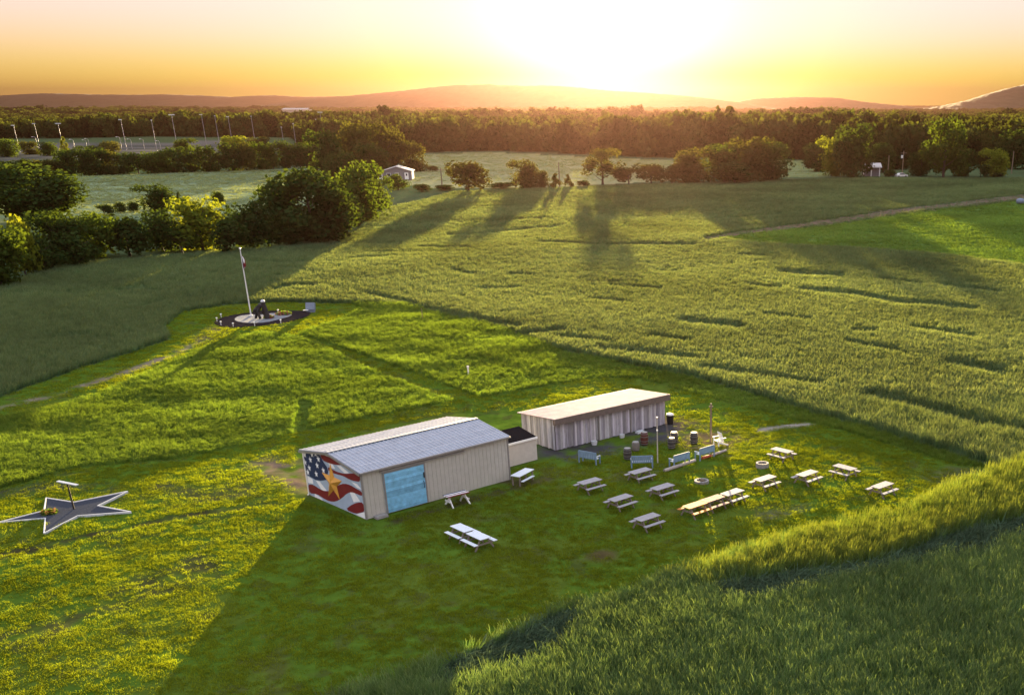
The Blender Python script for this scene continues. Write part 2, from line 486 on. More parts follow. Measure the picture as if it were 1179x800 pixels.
STREAKS = [
    ([(425, 341), (470, 351), (520, 363), (570, 373), (598, 379)], 2.6), ([(787, 372), (815, 374), (850, 379)], 3.6),
    ([(898, 313), (930, 316), (968, 318)], 2.6), ([(921, 336), (985, 342), (1044, 351), (1120, 357)], 2.6),
    ([(983, 383), (1006, 384)], 2), ([(976, 397), (1035, 408)], 2.5), ([(1095, 421), (1150, 430)], 4.5),
    ([(690, 405), (740, 409), (800, 417)], 2.6), ([(807, 427), (870, 436), (942, 446)], 2.6),
    ([(1000, 460), (1060, 473), (1120, 489), (1230, 512)], 4.5), ([(680, 346), (722, 351)], 1.6), ([(760, 313), (776, 314)], 1.2),
    ([(133, 336), (160, 334), (182, 337)], 2.4), ([(62, 393), (105, 387)], 2.0), ([(315, 335), (340, 331), (362, 332)], 2.2),
    ([(165, 355), (190, 348)], 2.4), ([(287, 303), (320, 304), (352, 303)], 1.3), ([(326, 310), (344, 311), (362, 317)], 1.4), ([(300, 321), (330, 318)], 1.3),
    ([(401, 300), (430, 298), (458, 297)], 1.3), ([(515, 271), (560, 269), (644, 262)], 1.3), ([(620, 281), (700, 284), (800, 284)], 1.6),
    ([(520, 314), (548, 318)], 1.5), ([(550, 335), (600, 333)], 1.3), ([(585, 318), (612, 319)], 1.6), ([(600, 388), (650, 384)], 2.6), ([(640, 391), (700, 398)], 2),
    ([(850, 295), (880, 296)], 1.2), ([(1010, 322), (1060, 330)], 1.5), ([(560, 255), (640, 252)], .9), ([(700, 330), (760, 335)], 1.4), ([(420, 262), (470, 258)], .9),
    ([(820, 252), (900, 246)], .8), ([(560, 238), (600, 236)], .7), ([(540, 400), (575, 408)], 2.4), ([(480, 285), (540, 287)], 1.2), ([(860, 330), (900, 334)], 1.5),
    ([(750, 390), (790, 395)], 2.), ([(1050, 380), (1120, 392)], 2.), ([(880, 365), (930, 371)], 1.6), ([(1080, 330), (1150, 338)], 1.6)]
BUILT = [(600, 474), (770, 440), (775, 492), (640, 525), (622, 532), (588, 540), (588, 556), (422, 603), (340, 572), (340, 515), (520, 474)]

def streak_factor(X, Y, u, v):
    """0 = standing grass, 1 = laid flat"""
    w = np.zeros(u.shape)
    wob = (fbm(X / 5, Y / 9, 5, 3) - .5) * 5
    for pts, hw in STREAKS:
        us = [q[0] for q in pts]; vsx = [q[1] for q in pts]
        k = (u > min(us) - 30) & (u < max(us) + 30) & (v > min(vsx) - 15) & (v < max(vsx) + 15)
        if k.any():
            d = line_dist(pts, u[k], v[k] + wob[k] * hw * .35, 2.2)
            w[k] = np.maximum(w[k], np.clip(1.35 - d / (hw * 2.2), 0, 1))
    n = fbm(X / 26 + 3, Y / 5 + 9, 44, 3)
    w = np.maximum(w, np.clip((n - .79) * 14, 0, .8))
    return w

NEAR_EDGE = [(401, 800), (522, 758), (601, 726), (647, 703), (715, 690), (760, 669), (802, 653), (849, 639), (902, 625), (959, 610), (1044, 587), (1090, 566), (1133, 552), (1300, 500)]
def NEAR_SIDE(u, v):
    """the near side of the lawn's crop edge"""
    return v > np.interp(u, [q[0] for q in NEAR_EDGE], [q[1] for q in NEAR_EDGE], left=900)

# slope added below this crest line (metres), tilting the near crop's ground into shade
_c0, _c1 = G(401, 800), G(1179, 575)
def ground_z(X, Y):
    far = np.clip((Y - 110) / 150, 0, 1)
    z = (fbm(X / 60 + 7, Y / 45 + 3, 21, 3) - .5) * 1.2 * far
    ex_, ey_ = _c1.x - _c0.x, _c1.y - _c0.y
    ln_ = math.hypot(ex_, ey_)
    below = ((X - _c0.x) * ey_ - (Y - _c0.y) * ex_) / ln_ - 3.0
    z = z - np.where(Y < 100, np.clip(below, 0, 40) * .04, 0) * np.clip((X + 24) / 12, 0, 1)
    vf = np.clip((Y - 900) / 900, 0, 1)
    z = z + vf * (fbm(X / 900, Y / 700, 31, 3) - .66) * 30
    return z

# ------------------------------------------------------------------ ground sheet
def build_ground():
    ny, nx = 760, 900
    inv = np.linspace(1 / 26.0, 1 / 720.0, ny)
    ys = np.concatenate([[-600, -60, 10], 1 / inv, np.geomspace(735, 30000, 60)])
    s = np.linspace(-1, 1, nx)
    half = np.concatenate([[1200, 300, 60], 1 / inv * .83 + 14, np.geomspace(735, 30000, 60) * .95 + 14])
    off = -0.16
    X = s[None, :] * half[:, None] + off * np.maximum(ys, 0)[:, None]
    Y = np.repeat(ys[:, None], nx, 1)
    Z = ground_z(X, Y)
    ok = Y > 20
    u = np.zeros_like(X); v = np.full_like(X, 5000.)
    u[ok], v[ok] = survey(X[ok], Y[ok])
    lawn = inside(ENCLOSED, u, v) & ~inside(MEADOW_A, u, v) & ~inside(MEADOW_B, u, v)
    # hummocky mown ground
    near = np.clip((170 - Y) / 60, 0, 1) * ok
    hum = (fbm(X / .9, Y / .9, 3, 3) - .5) * .07 + (fbm(X / 4, Y / 4, 8, 2) - .5) * .16
    Z = Z + near * lawn * hum
    C = np.empty(X.shape + (3,)); C[:] = (.058, .086, .040)
    def paint(mask, col):
        C[mask] = col
    def blend(w, col):
        w = np.clip(w, 0, 1)[..., None]
        C[:] = C * (1 - w) + np.array(col) * w
    paint(inside(GREEN_FIELD, u, v), (.085, .145, .034))
    paint(inside(PALE_FIELD, u, v), (.21, .27, .155))
    paint(inside(PALE_FIELD_MID, u, v), (.25, .255, .13))
    paint(inside(PALE_FIELD_RIGHT, u, v), (.16, .21, .10))
    paint(inside(MEADOW_A, u, v) | inside(MEADOW_B, u, v), (.060, .092, .014))
    paint(lawn, (.062, .112, .013))
    paint(inside(LODGED_A, u, v) | inside(LODGED_B, u, v), (.035, .060, .024))
    nz = fbm(X / 1.3, Y / 1.3, 12, 4)
    big = fbm(X / 5, Y / 5, 61, 3)
    blend(lawn * np.clip((big - .55) * 5, 0, .3), (.095, .095, .018))
    blend(lawn * np.clip((nz - .62) * 6, 0, .45), (.055, .045, .022))
    # worn soil
    def worn(pts, hw, col, amt=.9, asp=2.0):
        d = line_dist(pts, u, v, asp)
        blend(lawn * amt * np.clip(1.5 - d / hw, 0, 1) * np.clip((nz - .30) * 4, 0, 1), col)
    worn([(0, 737), (60, 722), (130, 695), (200, 664), (235, 650)], 24, (.050, .042, .022), .7)
    worn([(0, 638), (80, 622), (160, 604), (240, 590), (315, 578)], 7, (.045, .040, .020), .95)
    worn([(315, 540), (340, 548), (358, 556)], 26, (.16, .115, .085), .95)
    worn([(190, 560), (230, 572), (280, 565)], 14, (.07, .06, .03), .6)
    worn([(0, 570), (60, 558), (120, 560)], 12, (.05, .05, .03), .7)
    worn([(690, 640), (705, 638)], 14, (.07, .048, .026), .8)
    worn([(780, 492), (800, 503), (835, 508)], 26, (.17, .115, .060), .9)
    worn([(850, 520), (880, 506)], 18, (.10, .09, .03), .5)
    worn([(640, 520), (690, 512), (740, 500), (765, 497)], 24, (.060, .058, .062), 1.0)
    worn([(660, 512), (700, 505), (750, 496)], 22, (.050, .050, .055), 1.0)
    worn([(585, 558), (625, 548)], 18, (.06, .048, .026), .8)
    worn([(660, 546), (745, 548), (770, 533)], 14, (.08, .07, .035), .5)
    worn([(520, 578), (600, 566)], 8, (.05, .045, .025), .5)
    worn([(430, 606), (500, 588), (585, 562)], 6, (.05, .04, .025), .8)
    worn([(874, 495), (900, 491), (938, 487)], 4.5, (.26, .235, .20), 1.0)
    worn([(1080, 548), (1130, 546)], 16, (.09, .08, .05), .7)
    worn([(880, 595), (930, 583)], 10, (.13, .11, .07), .6)
    worn([(-100, 505), (0, 470), (70, 452), (140, 430), (190, 411), (235, 391)], 5.5, (.17, .14, .105), .9, 2.6)
    worn([(340, 384), (436, 426), (520, 458)], 5, (.05, .058, .018), .6)
    worn([(230, 392), (252, 380)], 12, (.10, .08, .05), .8)
    worn([(352, 475), (346, 488), (352, 494)], 7, (.06, .05, .03), .8)
    wt_ = np.clip(1.6 - line_dist(TRACK_R, u, v, 2.4) / 9, 0, 1) * ~inside(GREEN_FIELD, u, v)
    blend(wt_ * .85, (.15, .105, .075))
    # mower stripes on the far right of the lawn
    st = .5 + .5 * np.sin((X * .72 + Y * .70) * 2 * math.pi / 2.1)
    blend(lawn * (u > 860) * (v < 570) * st * .28, (.040, .075, .012))
    # faint bands in the pale field
    bd = fbm(X / 200, Y / 14, 77, 2)
    blend(inside(PALE_FIELD, u, v) * np.clip((bd - .5) * 6, 0, .6), (.075, .11, .06))
    yard = inside(YARD, u, v)
    paint(yard, (.062, .066, .055))
    blend(yard * np.clip((fbm(X / 40, Y / 12, 33, 3) - .5) * 8, 0, 1), (.12, .115, .105))
    wood = (Y > 480) & (v < np.interp(u, WOOD_U, WOOD_V)) & ~yard
    paint(wood, (.022, .030, .012))
    n = X.size
    cols = np.ones((n, 4)); cols[:, :3] = C.reshape(-1, 3)
    idx = np.arange(n).reshape(X.shape)
    faces = np.stack([idx[:-1, :-1], idx[:-1, 1:], idx[1:, 1:], idx[1:, :-1]], -1).reshape(-1, 4)
    m = mat('ground', (1, 1, 1), 1.0, .32, .9, 0, .6, 5.0, use_attr=True, spec=0)
    o = np_mesh('ground', np.stack([X, Y, Z], -1).reshape(-1, 3), faces, m, cols, smooth=True)
    tag(o, kind='structure')
    return o

WOOD_U = [-600, -200, 0, 200, 335, 345, 480, 560, 700, 785, 880, 955, 1000, 1100, 1125, 1500]
WOOD_V = [163, 161, 160, 157, 158, 168, 176, 174, 179, 182, 181, 186, 196, 198, 190, 192]
build_ground()

# ------------------------------------------------------------------ far hills
def hill(name, D, prof, depth, seed):
    """prof: surveyed skyline (column, row); a real ridge with depth at D metres"""
    us = np.array([q[0] for q in prof]); rows = np.array([q[1] for q in prof])
    k = D * CP / FPX
    xs = (us - CX) * k
    hs = np.array([height_at(D, r) for r in rows])
    nx, ny = 420, 60
    X1 = np.linspace(xs[0], xs[-1], nx)
    Hh = np.interp(X1, xs, hs)
    ker = np.hanning(13); ker /= ker.sum()
    Hh = np.convolve(np.pad(Hh, 6, mode='edge'), ker, mode='valid')
    t = np.linspace(-1, 1, ny)
    X = np.repeat(X1[None], ny, 0)
    bow = (fbm(X1 / 700, X1 * 0, seed, 3) - .5) * depth * .8
    Y = D + bow[None] + t[:, None] * depth
    cross = np.cos(t * math.pi / 2) ** 1.3
    Z = Hh[None] * cross[:, None]
    Z += (fbm(X / 260, Y / 260, seed + 4, 3) - .5) * .22 * Hh[None] * (1 - np.abs(cross[:, None] - .5))
    Z += (vnoise(X / 22, Y / 22, seed + 9) + vnoise(X / 13, Y / 13, seed + 10)) * 2.6 * (Z > 3)
    idx = np.arange(X.size).reshape(X.shape)
    faces = np.stack([idx[:-1, :-1], idx[:-1, 1:], idx[1:, 1:], idx[1:, :-1]], -1).reshape(-1, 4)
    o = np_mesh(name, np.stack([X, Y, Z - 3], -1).reshape(-1, 3), faces, M['forest_floor'], smooth=True)
    tag(o, kind='structure')

hill('hill_range', 8600, [(-700, 118), (-300, 109), (0, 110), (60, 107.5), (120, 109.5), (200, 109), (270, 112), (310, 109.5), (345, 112), (400, 111), (470, 112), (560, 113), (700, 122)], 700, 1)
hill('hill_range', 6200, [(300, 124), (370, 114), (420, 109), (470, 104.5), (520, 99.5), (560, 97), (590, 99.5), (640, 99), (690, 104), (740, 107), (800, 112), (850, 118), (900, 126)], 520, 2)
hill('hill_range', 6800, [(780, 126), (840, 119), (870, 114), (915, 112), (960, 112.5), (1000, 118), (1040, 122), (1080, 127)], 480, 3)
hill('hill_range', 5400, [(1040, 128), (1085, 123), (1120, 115), (1150, 106), (1179, 99), (1230, 90), (1300, 86), (1420, 92), (1600, 118)], 500, 4)

# ------------------------------------------------------------------ haze
hz = MB(); hz.box(-9000, 9000, -700, 9900, -40, 140)
m, nt, N, L = new_mat('haze air')
o_ = N.new('ShaderNodeOutputMaterial'); pv = N.new('ShaderNodeVolumePrincipled')
pv.inputs['Color'].default_value = HAZE_ALBEDO
pv.inputs['Density'].default_value = HAZE_DENSITY
pv.inputs['Anisotropy'].default_value = HAZE_G
L.new(pv.outputs[0], o_.inputs['Volume'])
tag(hz.build('haze', m), kind='stuff')

# ------------------------------------------------------------------ trees
def crown_arrays(seed, n, size, style='round', solid=.35, lobes=18):
    """leaf sprays of a crown of height 1 (z 0..1), radius about .5; returns verts, quads, colours"""
    r = np.random.default_rng(seed)
    cs, rs = [], []
    for i in range(lobes):
        if style == 'tall':
            z = .16 + .76 * (i + .5) / lobes
            rad = .36 * math.sin(math.pi * min(1, (z * .9 + .12))) ** .7
            lr = .15 + .07 * r.random()
        elif style == 'cone':
            z = .10 + .84 * (i + .5) / lobes
            rad = .40 * (1.02 - z)
            lr = .09 + .11 * (1 - z)
        elif style == 'bush':
            z = .2 + .5 * r.random()
            rad = .40 * r.random() ** .5
            lr = .17 + .10 * r.random()
        elif style == 'dome':
            q = r.normal(size=3); q /= np.linalg.norm(q)
            z = .46 + .34 * q[2]; rad = .33 * math.hypot(q[0], q[1]) * (.75 + .3 * r.random()); lr = .15 + .06 * r.random()
            cs.append((rad * q[0] / (math.hypot(q[0], q[1]) + 1e-6), rad * q[1] / (math.hypot(q[0], q[1]) + 1e-6), z)); rs.append(lr)
            continue
        elif style == 'airy':
            z = .30 + .58 * r.random()
            rad = .44 * r.random() ** .5
            lr = .10 + .06 * r.random()
        else:
            z = .12 + .70 * r.random()
            rad = .38 * r.random() ** .5 * math.sin(math.pi * (.20 + .72 * z)) ** .6
            lr = .15 + .10 * r.random()
        a = r.random() * 6.283
        cs.append((rad * math.cos(a), rad * math.sin(a), z)); rs.append(lr)
    cs = np.array(cs); rs = np.array(rs)
    w = rs ** 2; w /= w.sum()
    k = r.choice(lobes, n, p=w)
    d = r.normal(size=(n, 3)); d /= np.linalg.norm(d, axis=1)[:, None]
    shell = np.where(r.random(n) < solid, r.random(n) ** .5, .82 + .26 * r.random(n) ** 1.5)
    # ragged outline: radius varies with direction
    wob = 1 + .20 * np.sin(d[:, 0] * 7 + k) * np.sin(d[:, 1] * 8 + 2 * k) + .10 * np.sin(d[:, 2] * 11 + k)
    P = cs[k] + d * (rs[k] * shell * wob)[:, None] * np.array([1, 1, .85])
    q97 = np.quantile(np.hypot(P[:, 0], P[:, 1]), .97)
    P[:, :2] *= .475 / q97
    P[:, 2] *= 1.0 / np.quantile(P[:, 2], .995)
    P[:, 2] = np.clip(P[:, 2], .01, 1.03)
    nrm = d + r.normal(size=(n, 3)) * .75; nrm /= np.linalg.norm(nrm, axis=1)[:, None]
    t = np.cross(nrm, r.normal(size=(n, 3))); t /= np.linalg.norm(t, axis=1)[:, None]
    b = np.cross(nrm, t)
    s = size * (.55 + .9 * r.random(n))[:, None]
    asp = (.5 + .6 * r.random(n))[:, None]
    V = np.stack([P - t * s, P - b * s * asp + nrm * s * .3, P + t * s, P + b * s * asp * .8 - nrm * s * .15], 1).reshape(-1, 3)
    F = np.arange(n * 4).reshape(n, 4)
    tint = np.clip(r.random(lobes)[k] * .6 + r.random(n) * .4, 0, 1)
    Cc = np.ones((n * 4, 4)); Cc[:, 0] = np.repeat(tint, 4)
    return V, F, Cc

def trunk_mesh(seed, bare=.25):
    r = random.Random(seed)
    b = MB()
    b.tube([(0, 0, -.02), (.005, .004, .10), (-.004, .006, .3), (.006, -.004, .55), (0, 0, .8)], [.030, .022, .017, .011, .003], 8)
    for i in range(9):
        a = i * 2.4 + r.random(); z0 = .13 + .055 * i
        l = .20 + .18 * r.random()
        b.tube([(0, 0, z0), (math.cos(a) * l * .5, math.sin(a) * l * .5, z0 + .09), (math.cos(a) * l, math.sin(a) * l, z0 + .22)], [.010, .007, .002], 5)
    return b

CROWN_STYLES = {'round': ('round', 3400, .032, .35, 20), 'tall': ('tall', 3200, .027, .3, 22), 'cone': ('cone', 2400, .028, .3, 18),
                'bush': ('bush', 1800, .040, .3, 12), 'airy': ('airy', 2000, .026, .25, 24), 'biground': ('dome', 8500, .025, .45, 36)}
_proto = {}
def tree(style, leaf, u, vb, vt, w, label, name=None, cat='tree', group=None, seed=None):
    """one tree: Empty at its foot > trunk, crown"""
    P = G(u, vb)
    P.z = float(ground_z(np.array([P.x]), np.array([P.y]))[0])
    h = max(1.0, height_at(P.y, vt) - P.z)
    wid = metres(w, P.y)
    variant = (seed if seed is not None else int(u * 7 + vb)) % 3
    key = (style, leaf, variant)
    nm = name or ('bush' if style == 'bush' else 'tree')
    t = thing(nm, label, cat, P, (u * 12.9 + vb) % 6.28, group)
    t.scale = (wid / .95, wid / .95, h)
    if key not in _proto:
        st, n, sz, solid, lob = CROWN_STYLES[style]
        sd = variant * 31 + sum(map(ord, style))
        V, F, Cc = crown_arrays(sd, n, sz, st, solid, lob)
        cr = np_mesh('crown', V, F, TREE[leaf], Cc)
        tr = trunk_mesh(sd).build('trunk', M['bark'])
        _proto[key] = (cr.data, tr.data)
    else:
        cr = bpy.data.objects.new('crown', _proto[key][0]); COL.objects.link(cr)
        tr = bpy.data.objects.new('trunk', _proto[key][1]); COL.objects.link(tr)
    cr.parent = t; tr.parent = t
    return t

ORD = ['first', 'second', 'third', 'fourth', 'fifth', 'sixth', 'seventh', 'eighth', 'ninth', 'tenth', 'eleventh', 'twelfth', 'thirteenth',
       'fourteenth', 'fifteenth', 'sixteenth', 'seventeenth', 'eighteenth', 'nineteenth', 'twentieth', 'twenty-first', 'twenty-second',
       'twenty-third', 'twenty-fourth', 'twenty-fifth', 'twenty-sixth', 'twenty-seventh', 'twenty-eighth', 'twenty-ninth', 'thirtieth']

hedge = 'trees and bushes of the near hedge behind the flagpole field'
for a in [
    ('biground', 'dark', 38, 254, 190, 112, 'broad dark tree alone behind the left end of the near hedge', 'tree'),
    ('round', 'mid', 2, 330, 262, 74, 'leafy tree cut by the left edge, nearest in the hedge', 'tree'),
    ('bush', 'bright', 30, 318, 250, 40, 'yellow green bush beside the edge tree at the left hedge end', 'bush'),
    ('round', 'dark', 72, 306, 243, 66, 'dark rounded hedge tree in front of the broad lone tree', 'tree'),
    ('round', 'mid', 112, 298, 246, 58, 'green tree with pale top between two dark ones in the left hedge', 'tree'),
    ('bush', 'dark', 150, 296, 250, 60, 'low dark bush in the hedge dip below the small lone oak', 'bush'),
    ('round', 'dark', 188, 290, 243, 56, 'dark tree in the middle of the hedge, left of the yellow green one', 'tree'),
    ('round', 'bright', 234, 289, 228, 66, 'yellow green sunlit tree in the middle of the near hedge', 'tree'),
    ('bush', 'dark', 262, 291, 252, 50, 'low dark bush in front of the yellow green hedge tree', 'bush'),
    ('round', 'dark', 292, 285, 234, 60, 'dark spreading tree above the flagpole tip in the hedge', 'tree'),
    ('bush', 'mid', 322, 283, 246, 40, 'small green bush tucked against the big round hedge tree', 'bush'),
    ('biground', 'dark', 361, 278, 196, 104, 'biggest round tree of the hedge, dome shaped with lit rim', 'tree'),
    ('round', 'mid', 418, 254, 188, 58, 'tall leafy tree right behind the big dome shaped hedge tree', 'tree'),
    ('bush', 'dark', 400, 262, 222, 40, 'dark undergrowth bush at the right foot of the dome shaped tree', 'bush'),
    ('bush', 'dark', 52, 314, 272, 46, 'dark undergrowth bush at the front of the left hedge end', 'bush'),
    ('bush', 'dark', 92, 307, 268, 50, 'dark undergrowth bush in front of the second pale topped hedge tree', 'bush'),
    ('bush', 'mid', 210, 292, 262, 44, 'green undergrowth bush left of the yellow green hedge tree', 'bush'),
    ('bush', 'dark', 335, 282, 258, 46, 'dark undergrowth bush at the left foot of the dome shaped tree', 'bush'),
    ('bush', 'dark', 384, 272, 246, 46, 'dark undergrowth bush below the right half of the dome shaped tree', 'bush'),
    ('round', 'mid', 438, 240, 204, 34, 'small rounded tree at the right tip of the near hedge', 'tree'),
    ('round', 'dark', 180, 243, 213, 44, 'small dark oak alone in the pale field behind the hedge', 'tree'),
    ('bush', 'dark', 120, 247, 236, 22, 'low dark bush left of two others in the pale field', 'bush'),
    ('bush', 'dark', 139, 245, 233, 16, 'middle of three low dark bushes in the pale field', 'bush'),
    ('bush', 'dark', 154, 244, 233, 18, 'low dark bush next to the small lone oak', 'bush'),
    ('cone', 'dark', 208, 240, 221, 10, 'thin little sapling right of the small lone oak', 'tree'),
    ('bush', 'mid', 252, 236, 221, 18, 'low grey green bush at the corner of the pale field', 'bush'),
]:
    tree(*a[:6], a[6], name=a[7], cat=a[7], group=hedge)
for a in [
    ('round', 'mid', 8, 181, 160, 30, 'pale green round tree in front of the yard, cut by the left edge'),
    ('round', 'olive', 34, 178, 163, 24, 'small olive tree in the yard between the two leftmost masts'),
    ('round', 'mid', 58, 180, 164, 26, 'small green tree in the yard left of the third mast'),
    ('cone', 'bright', 76, 178, 158, 12, 'slim rusty yellow tree at the foot of the third lamp mast'),
    ('round', 'olive', 128, 180, 163, 24, 'small olive tree in the yard left of the tallest left mast'),
    ('round', 'dark', 104, 181, 168, 30, 'low dark tree at the front of the yard'),
    ('round', 'mid', 215, 178, 160, 26, 'small green tree in the yard beside the sixth mast'),
    ('round', 'bright', 270, 176, 157, 30, 'yellow green tree in the yard near the ninth mast'),
    ('round', 'olive', 300, 175, 158, 28, 'olive tree in the yard near the tenth mast'),
]:
    tree(*a, group='trees in the yard with the lamp masts')

rnd = random.Random(5)
hb = 'trees of the hedge at the back of the pale left field'
us = [-40, -22, -4, 14, 33, 50, 66, 82, 98, 113, 128, 144, 160, 176, 192, 207, 222, 238, 253, 268, 284, 300, 315, 330, 346, 362]
for i, u in enumerate(us):
    vb = np.interp(u, [-40, 60, 200, 380], [212, 204, 198, 191]); h = rnd.uniform(20, 31) if u > 70 else rnd.uniform(18, 27)
    leaf = rnd.choice(['dark', 'dark', 'mid', 'olive'])
    shade = {'dark': 'dark', 'mid': 'green', 'olive': 'olive brown'}[leaf]
    tree(rnd.choice(['round', 'round', 'tall']), leaf, u, vb, vb - h, rnd.uniform(22, 32),
         f'{shade} tree, {ORD[i]} from the left in the hedge behind the pale field', group=hb)
gr = 'trees around the small grey house'
for a in [
    ('round', 'dark', 378, 207, 151, 42, 'dark tall tree left of the grey house, at the hedge end'),
    ('round', 'olive', 412, 200, 141, 44, 'tallest olive tree behind the left end of the grey house'),
    ('round', 'dark', 396, 211, 176, 36, 'low dark tree in front of the tall olive tree near the house'),
    ('round', 'olive', 446, 197, 144, 42, 'tall rounded olive tree directly behind the grey house'),
    ('round', 'dark', 430, 203, 166, 40, 'dark tree close behind the left gable of the grey house'),
    ('round', 'olive', 474, 197, 163, 34, 'rounded brown green tree right of the grey house'),
    ('bush', 'mid', 459, 219, 201, 24, 'green bush standing in front of the grey house', 'bush'),
    ('bush', 'dark', 486, 221, 212, 22, 'low dark hedge bush right of the house bush', 'bush'),
    ('bush', 'olive', 498, 197, 191, 14, 'tiny bush on the grass right of the grey house', 'bush'),
]:
    tree(*a[:6], a[6], name=(a[7] if len(a) > 7 else 'tree'), cat=(a[7] if len(a) > 7 else 'tree'), group=gr)
gl = 'bushes and trees along the far edge of the field'
for a in [
    ('bush', 'olive', 540, 221, 186, 46, 'wide leafy bush right of the utility pole at the field edge', 'bush'),
    ('round', 'olive', 604, 218, 185, 36, 'rounded brownish tree at the field edge, left of three shrinking ones', 'tree'),
    ('round', 'olive', 625, 217, 197, 17, 'small tree touching the rounded brownish tree at the field edge', 'tree'),
    ('cone', 'olive', 640, 217, 200, 17, 'small pointed tree left of the lone pole at the field edge', 'tree'),
    ('cone', 'olive', 654, 216, 201, 13, 'smallest pointed tree right of the lone pole at the field edge', 'tree'),
    ('airy', 'olive', 694, 214, 172, 54, 'airy see through tree below the sun at the field edge', 'tree'),
    ('bush', 'olive', 724, 213, 193, 34, 'low bush right of the airy see through tree', 'bush'),
    ('bush', 'olive', 750, 212, 189, 40, 'low rounded bush in the glow at the field edge', 'bush'),
    ('bush', 'olive', 774, 211, 190, 36, 'low bush left of the big tree clump at the field edge', 'bush'),
    ('round', 'olive', 800, 211, 171, 50, 'leftmost tree of the big clump at the field edge', 'tree'),
    ('round', 'mid', 834, 211, 167, 54, 'second tree of the big clump at the field edge', 'tree'),
    ('round', 'olive', 862, 210, 159, 58, 'tallest tree in the middle of the big clump at the field edge', 'tree'),
    ('round', 'dark', 888, 209, 165, 50, 'rightmost dark tree of the big clump at the field edge', 'tree'),
    ('bush', 'dark', 846, 212, 186, 60, 'low dark bush in front of the big clump at the field edge', 'bush'),
    ('bush', 'dark', 512, 219, 213, 30, 'low strip bush at the foot of the utility pole', 'bush'),
    ('bush', 'dark', 580, 217, 210, 34, 'low strip bush between the two rounded field edge trees', 'bush'),
    ('bush', 'dark', 672, 215, 208, 22, 'low strip bush left of the airy tree', 'bush'),
]:
    tree(*a[:6], a[6], name=a[7], cat=a[7], group=gl)
grt = 'trees behind the right part of the field'
for a in [
    ('round', 'bright', 957, 204, 158, 36, 'yellow green sunlit tree left of the dark one behind the white porch'),
    ('round', 'dark', 983, 206, 144, 46, 'tall dark tree left of the white porch building'),
    ('round', 'dark', 1017, 199, 166, 34, 'dark mid height tree behind the white porch building'),
    ('round', 'dark', 940, 198, 166, 36, 'dark tree behind the sunlit yellow green one'),
    ('tall', 'mid', 1086, 205, 138, 56, 'tallest broad tree on the right, pyramid shaped'),
    ('round', 'dark', 1060, 203, 176, 30, 'low dark tree at the left foot of the tall pyramid shaped tree'),
    ('round', 'dark', 1110, 203, 172, 30, 'low dark tree at the right foot of the tall pyramid shaped tree'),
    ('round', 'bright', 1143, 204, 172, 34, 'small sunlit yellow tree at the right field edge'),
    ('round', 'olive', 1127, 190, 154, 22, 'slender olive tree behind the small sunlit yellow tree'),
    ('round', 'olive', 1142, 188, 149, 22, 'slender olive tree taller than its twin on its left'),
    ('round', 'dark', 1165, 195, 150, 40, 'dark tree at the right edge behind the small green field'),
    ('round', 'dark', 1200, 200, 150, 44, 'dark tree just beyond the right picture edge'),
    ('bush', 'dark', 1152, 205, 199, 16, 'low dark bush right of the small sunlit yellow tree', 'bush'),
    ('bush', 'dark', 1129, 204, 190, 18, 'dark bush between the pyramid shaped tree and the small sunlit one', 'bush'),
    ('bush', 'dark', 1024, 205, 196, 20, 'low dark bush right of the white porch building', 'bush'),
]:
    tree(*a[:6], a[6], name=(a[7] if len(a) > 7 else 'tree'), cat=(a[7] if len(a) > 7 else 'tree'), group=grt)

# ------------------------------------------------------------------ scattered growth (uncountable)
def scatter(name, P, rot, scl, idx, protos, label=None):
    me = bpy.data.meshes.new(name)
    n = len(P)
    me.vertices.add(n)
    me.vertices.foreach_set('co', np.ascontiguousarray(P, dtype=np.float32).ravel())
    for nm, tp, key, arr in (('rot', 'FLOAT_VECTOR', 'vector', rot), ('scl', 'FLOAT_VECTOR', 'vector', scl), ('idx', 'INT', 'value', idx)):
        at = me.attributes.new(nm, tp, 'POINT')
        at.data.foreach_set(key, np.ascontiguousarray(arr, dtype=np.int32 if tp == 'INT' else np.float32).ravel())
    o = bpy.data.objects.new(name, me); COL.objects.link(o)
    col = bpy.data.collections.new(name + '_kinds')
    for k, p in enumerate(protos):
        p.name = f'{name}_kind_{k:02d}'
        col.objects.link(p)
    ng = bpy.data.node_groups.new(name + '_scatter', 'GeometryNodeTree')
    ng.interface.new_socket('Geometry', in_out='INPUT', socket_type='NodeSocketGeometry')
    ng.interface.new_socket('Geometry', in_out='OUTPUT', socket_type='NodeSocketGeometry')
    N, L = ng.nodes, ng.links
    gi, go = N.new('NodeGroupInput'), N.new('NodeGroupOutput')
    ci = N.new('GeometryNodeCollectionInfo')
    ci.inputs['Collection'].default_value = col
    ci.inputs['Separate Children'].default_value = True
    ci.inputs['Reset Children'].default_value = True
    ip = N.new('GeometryNodeInstanceOnPoints')
    ip.inputs['Pick Instance'].default_value = True
    L.new(gi.outputs[0], ip.inputs['Points']); L.new(ci.outputs[0], ip.inputs['Instance'])
    for nm, dt, sock in (('idx', 'INT', 'Instance Index'), ('rot', 'FLOAT_VECTOR', 'Rotation'), ('scl', 'FLOAT_VECTOR', 'Scale')):
        na = N.new('GeometryNodeInputNamedAttribute'); na.data_type = dt
        na.inputs['Name'].default_value = nm
        src = na.outputs['Attribute']
        if nm == 'rot':
            e = N.new('FunctionNodeEulerToRotation'); L.new(src, e.inputs[0]); src = e.outputs[0]
        L.new(src, ip.inputs[sock])
    L.new(ip.outputs[0], go.inputs[0])
    md = o.modifiers.new('scatter', 'NODES'); md.node_group = ng
    tag(o, label=label, kind='stuff')
    return o

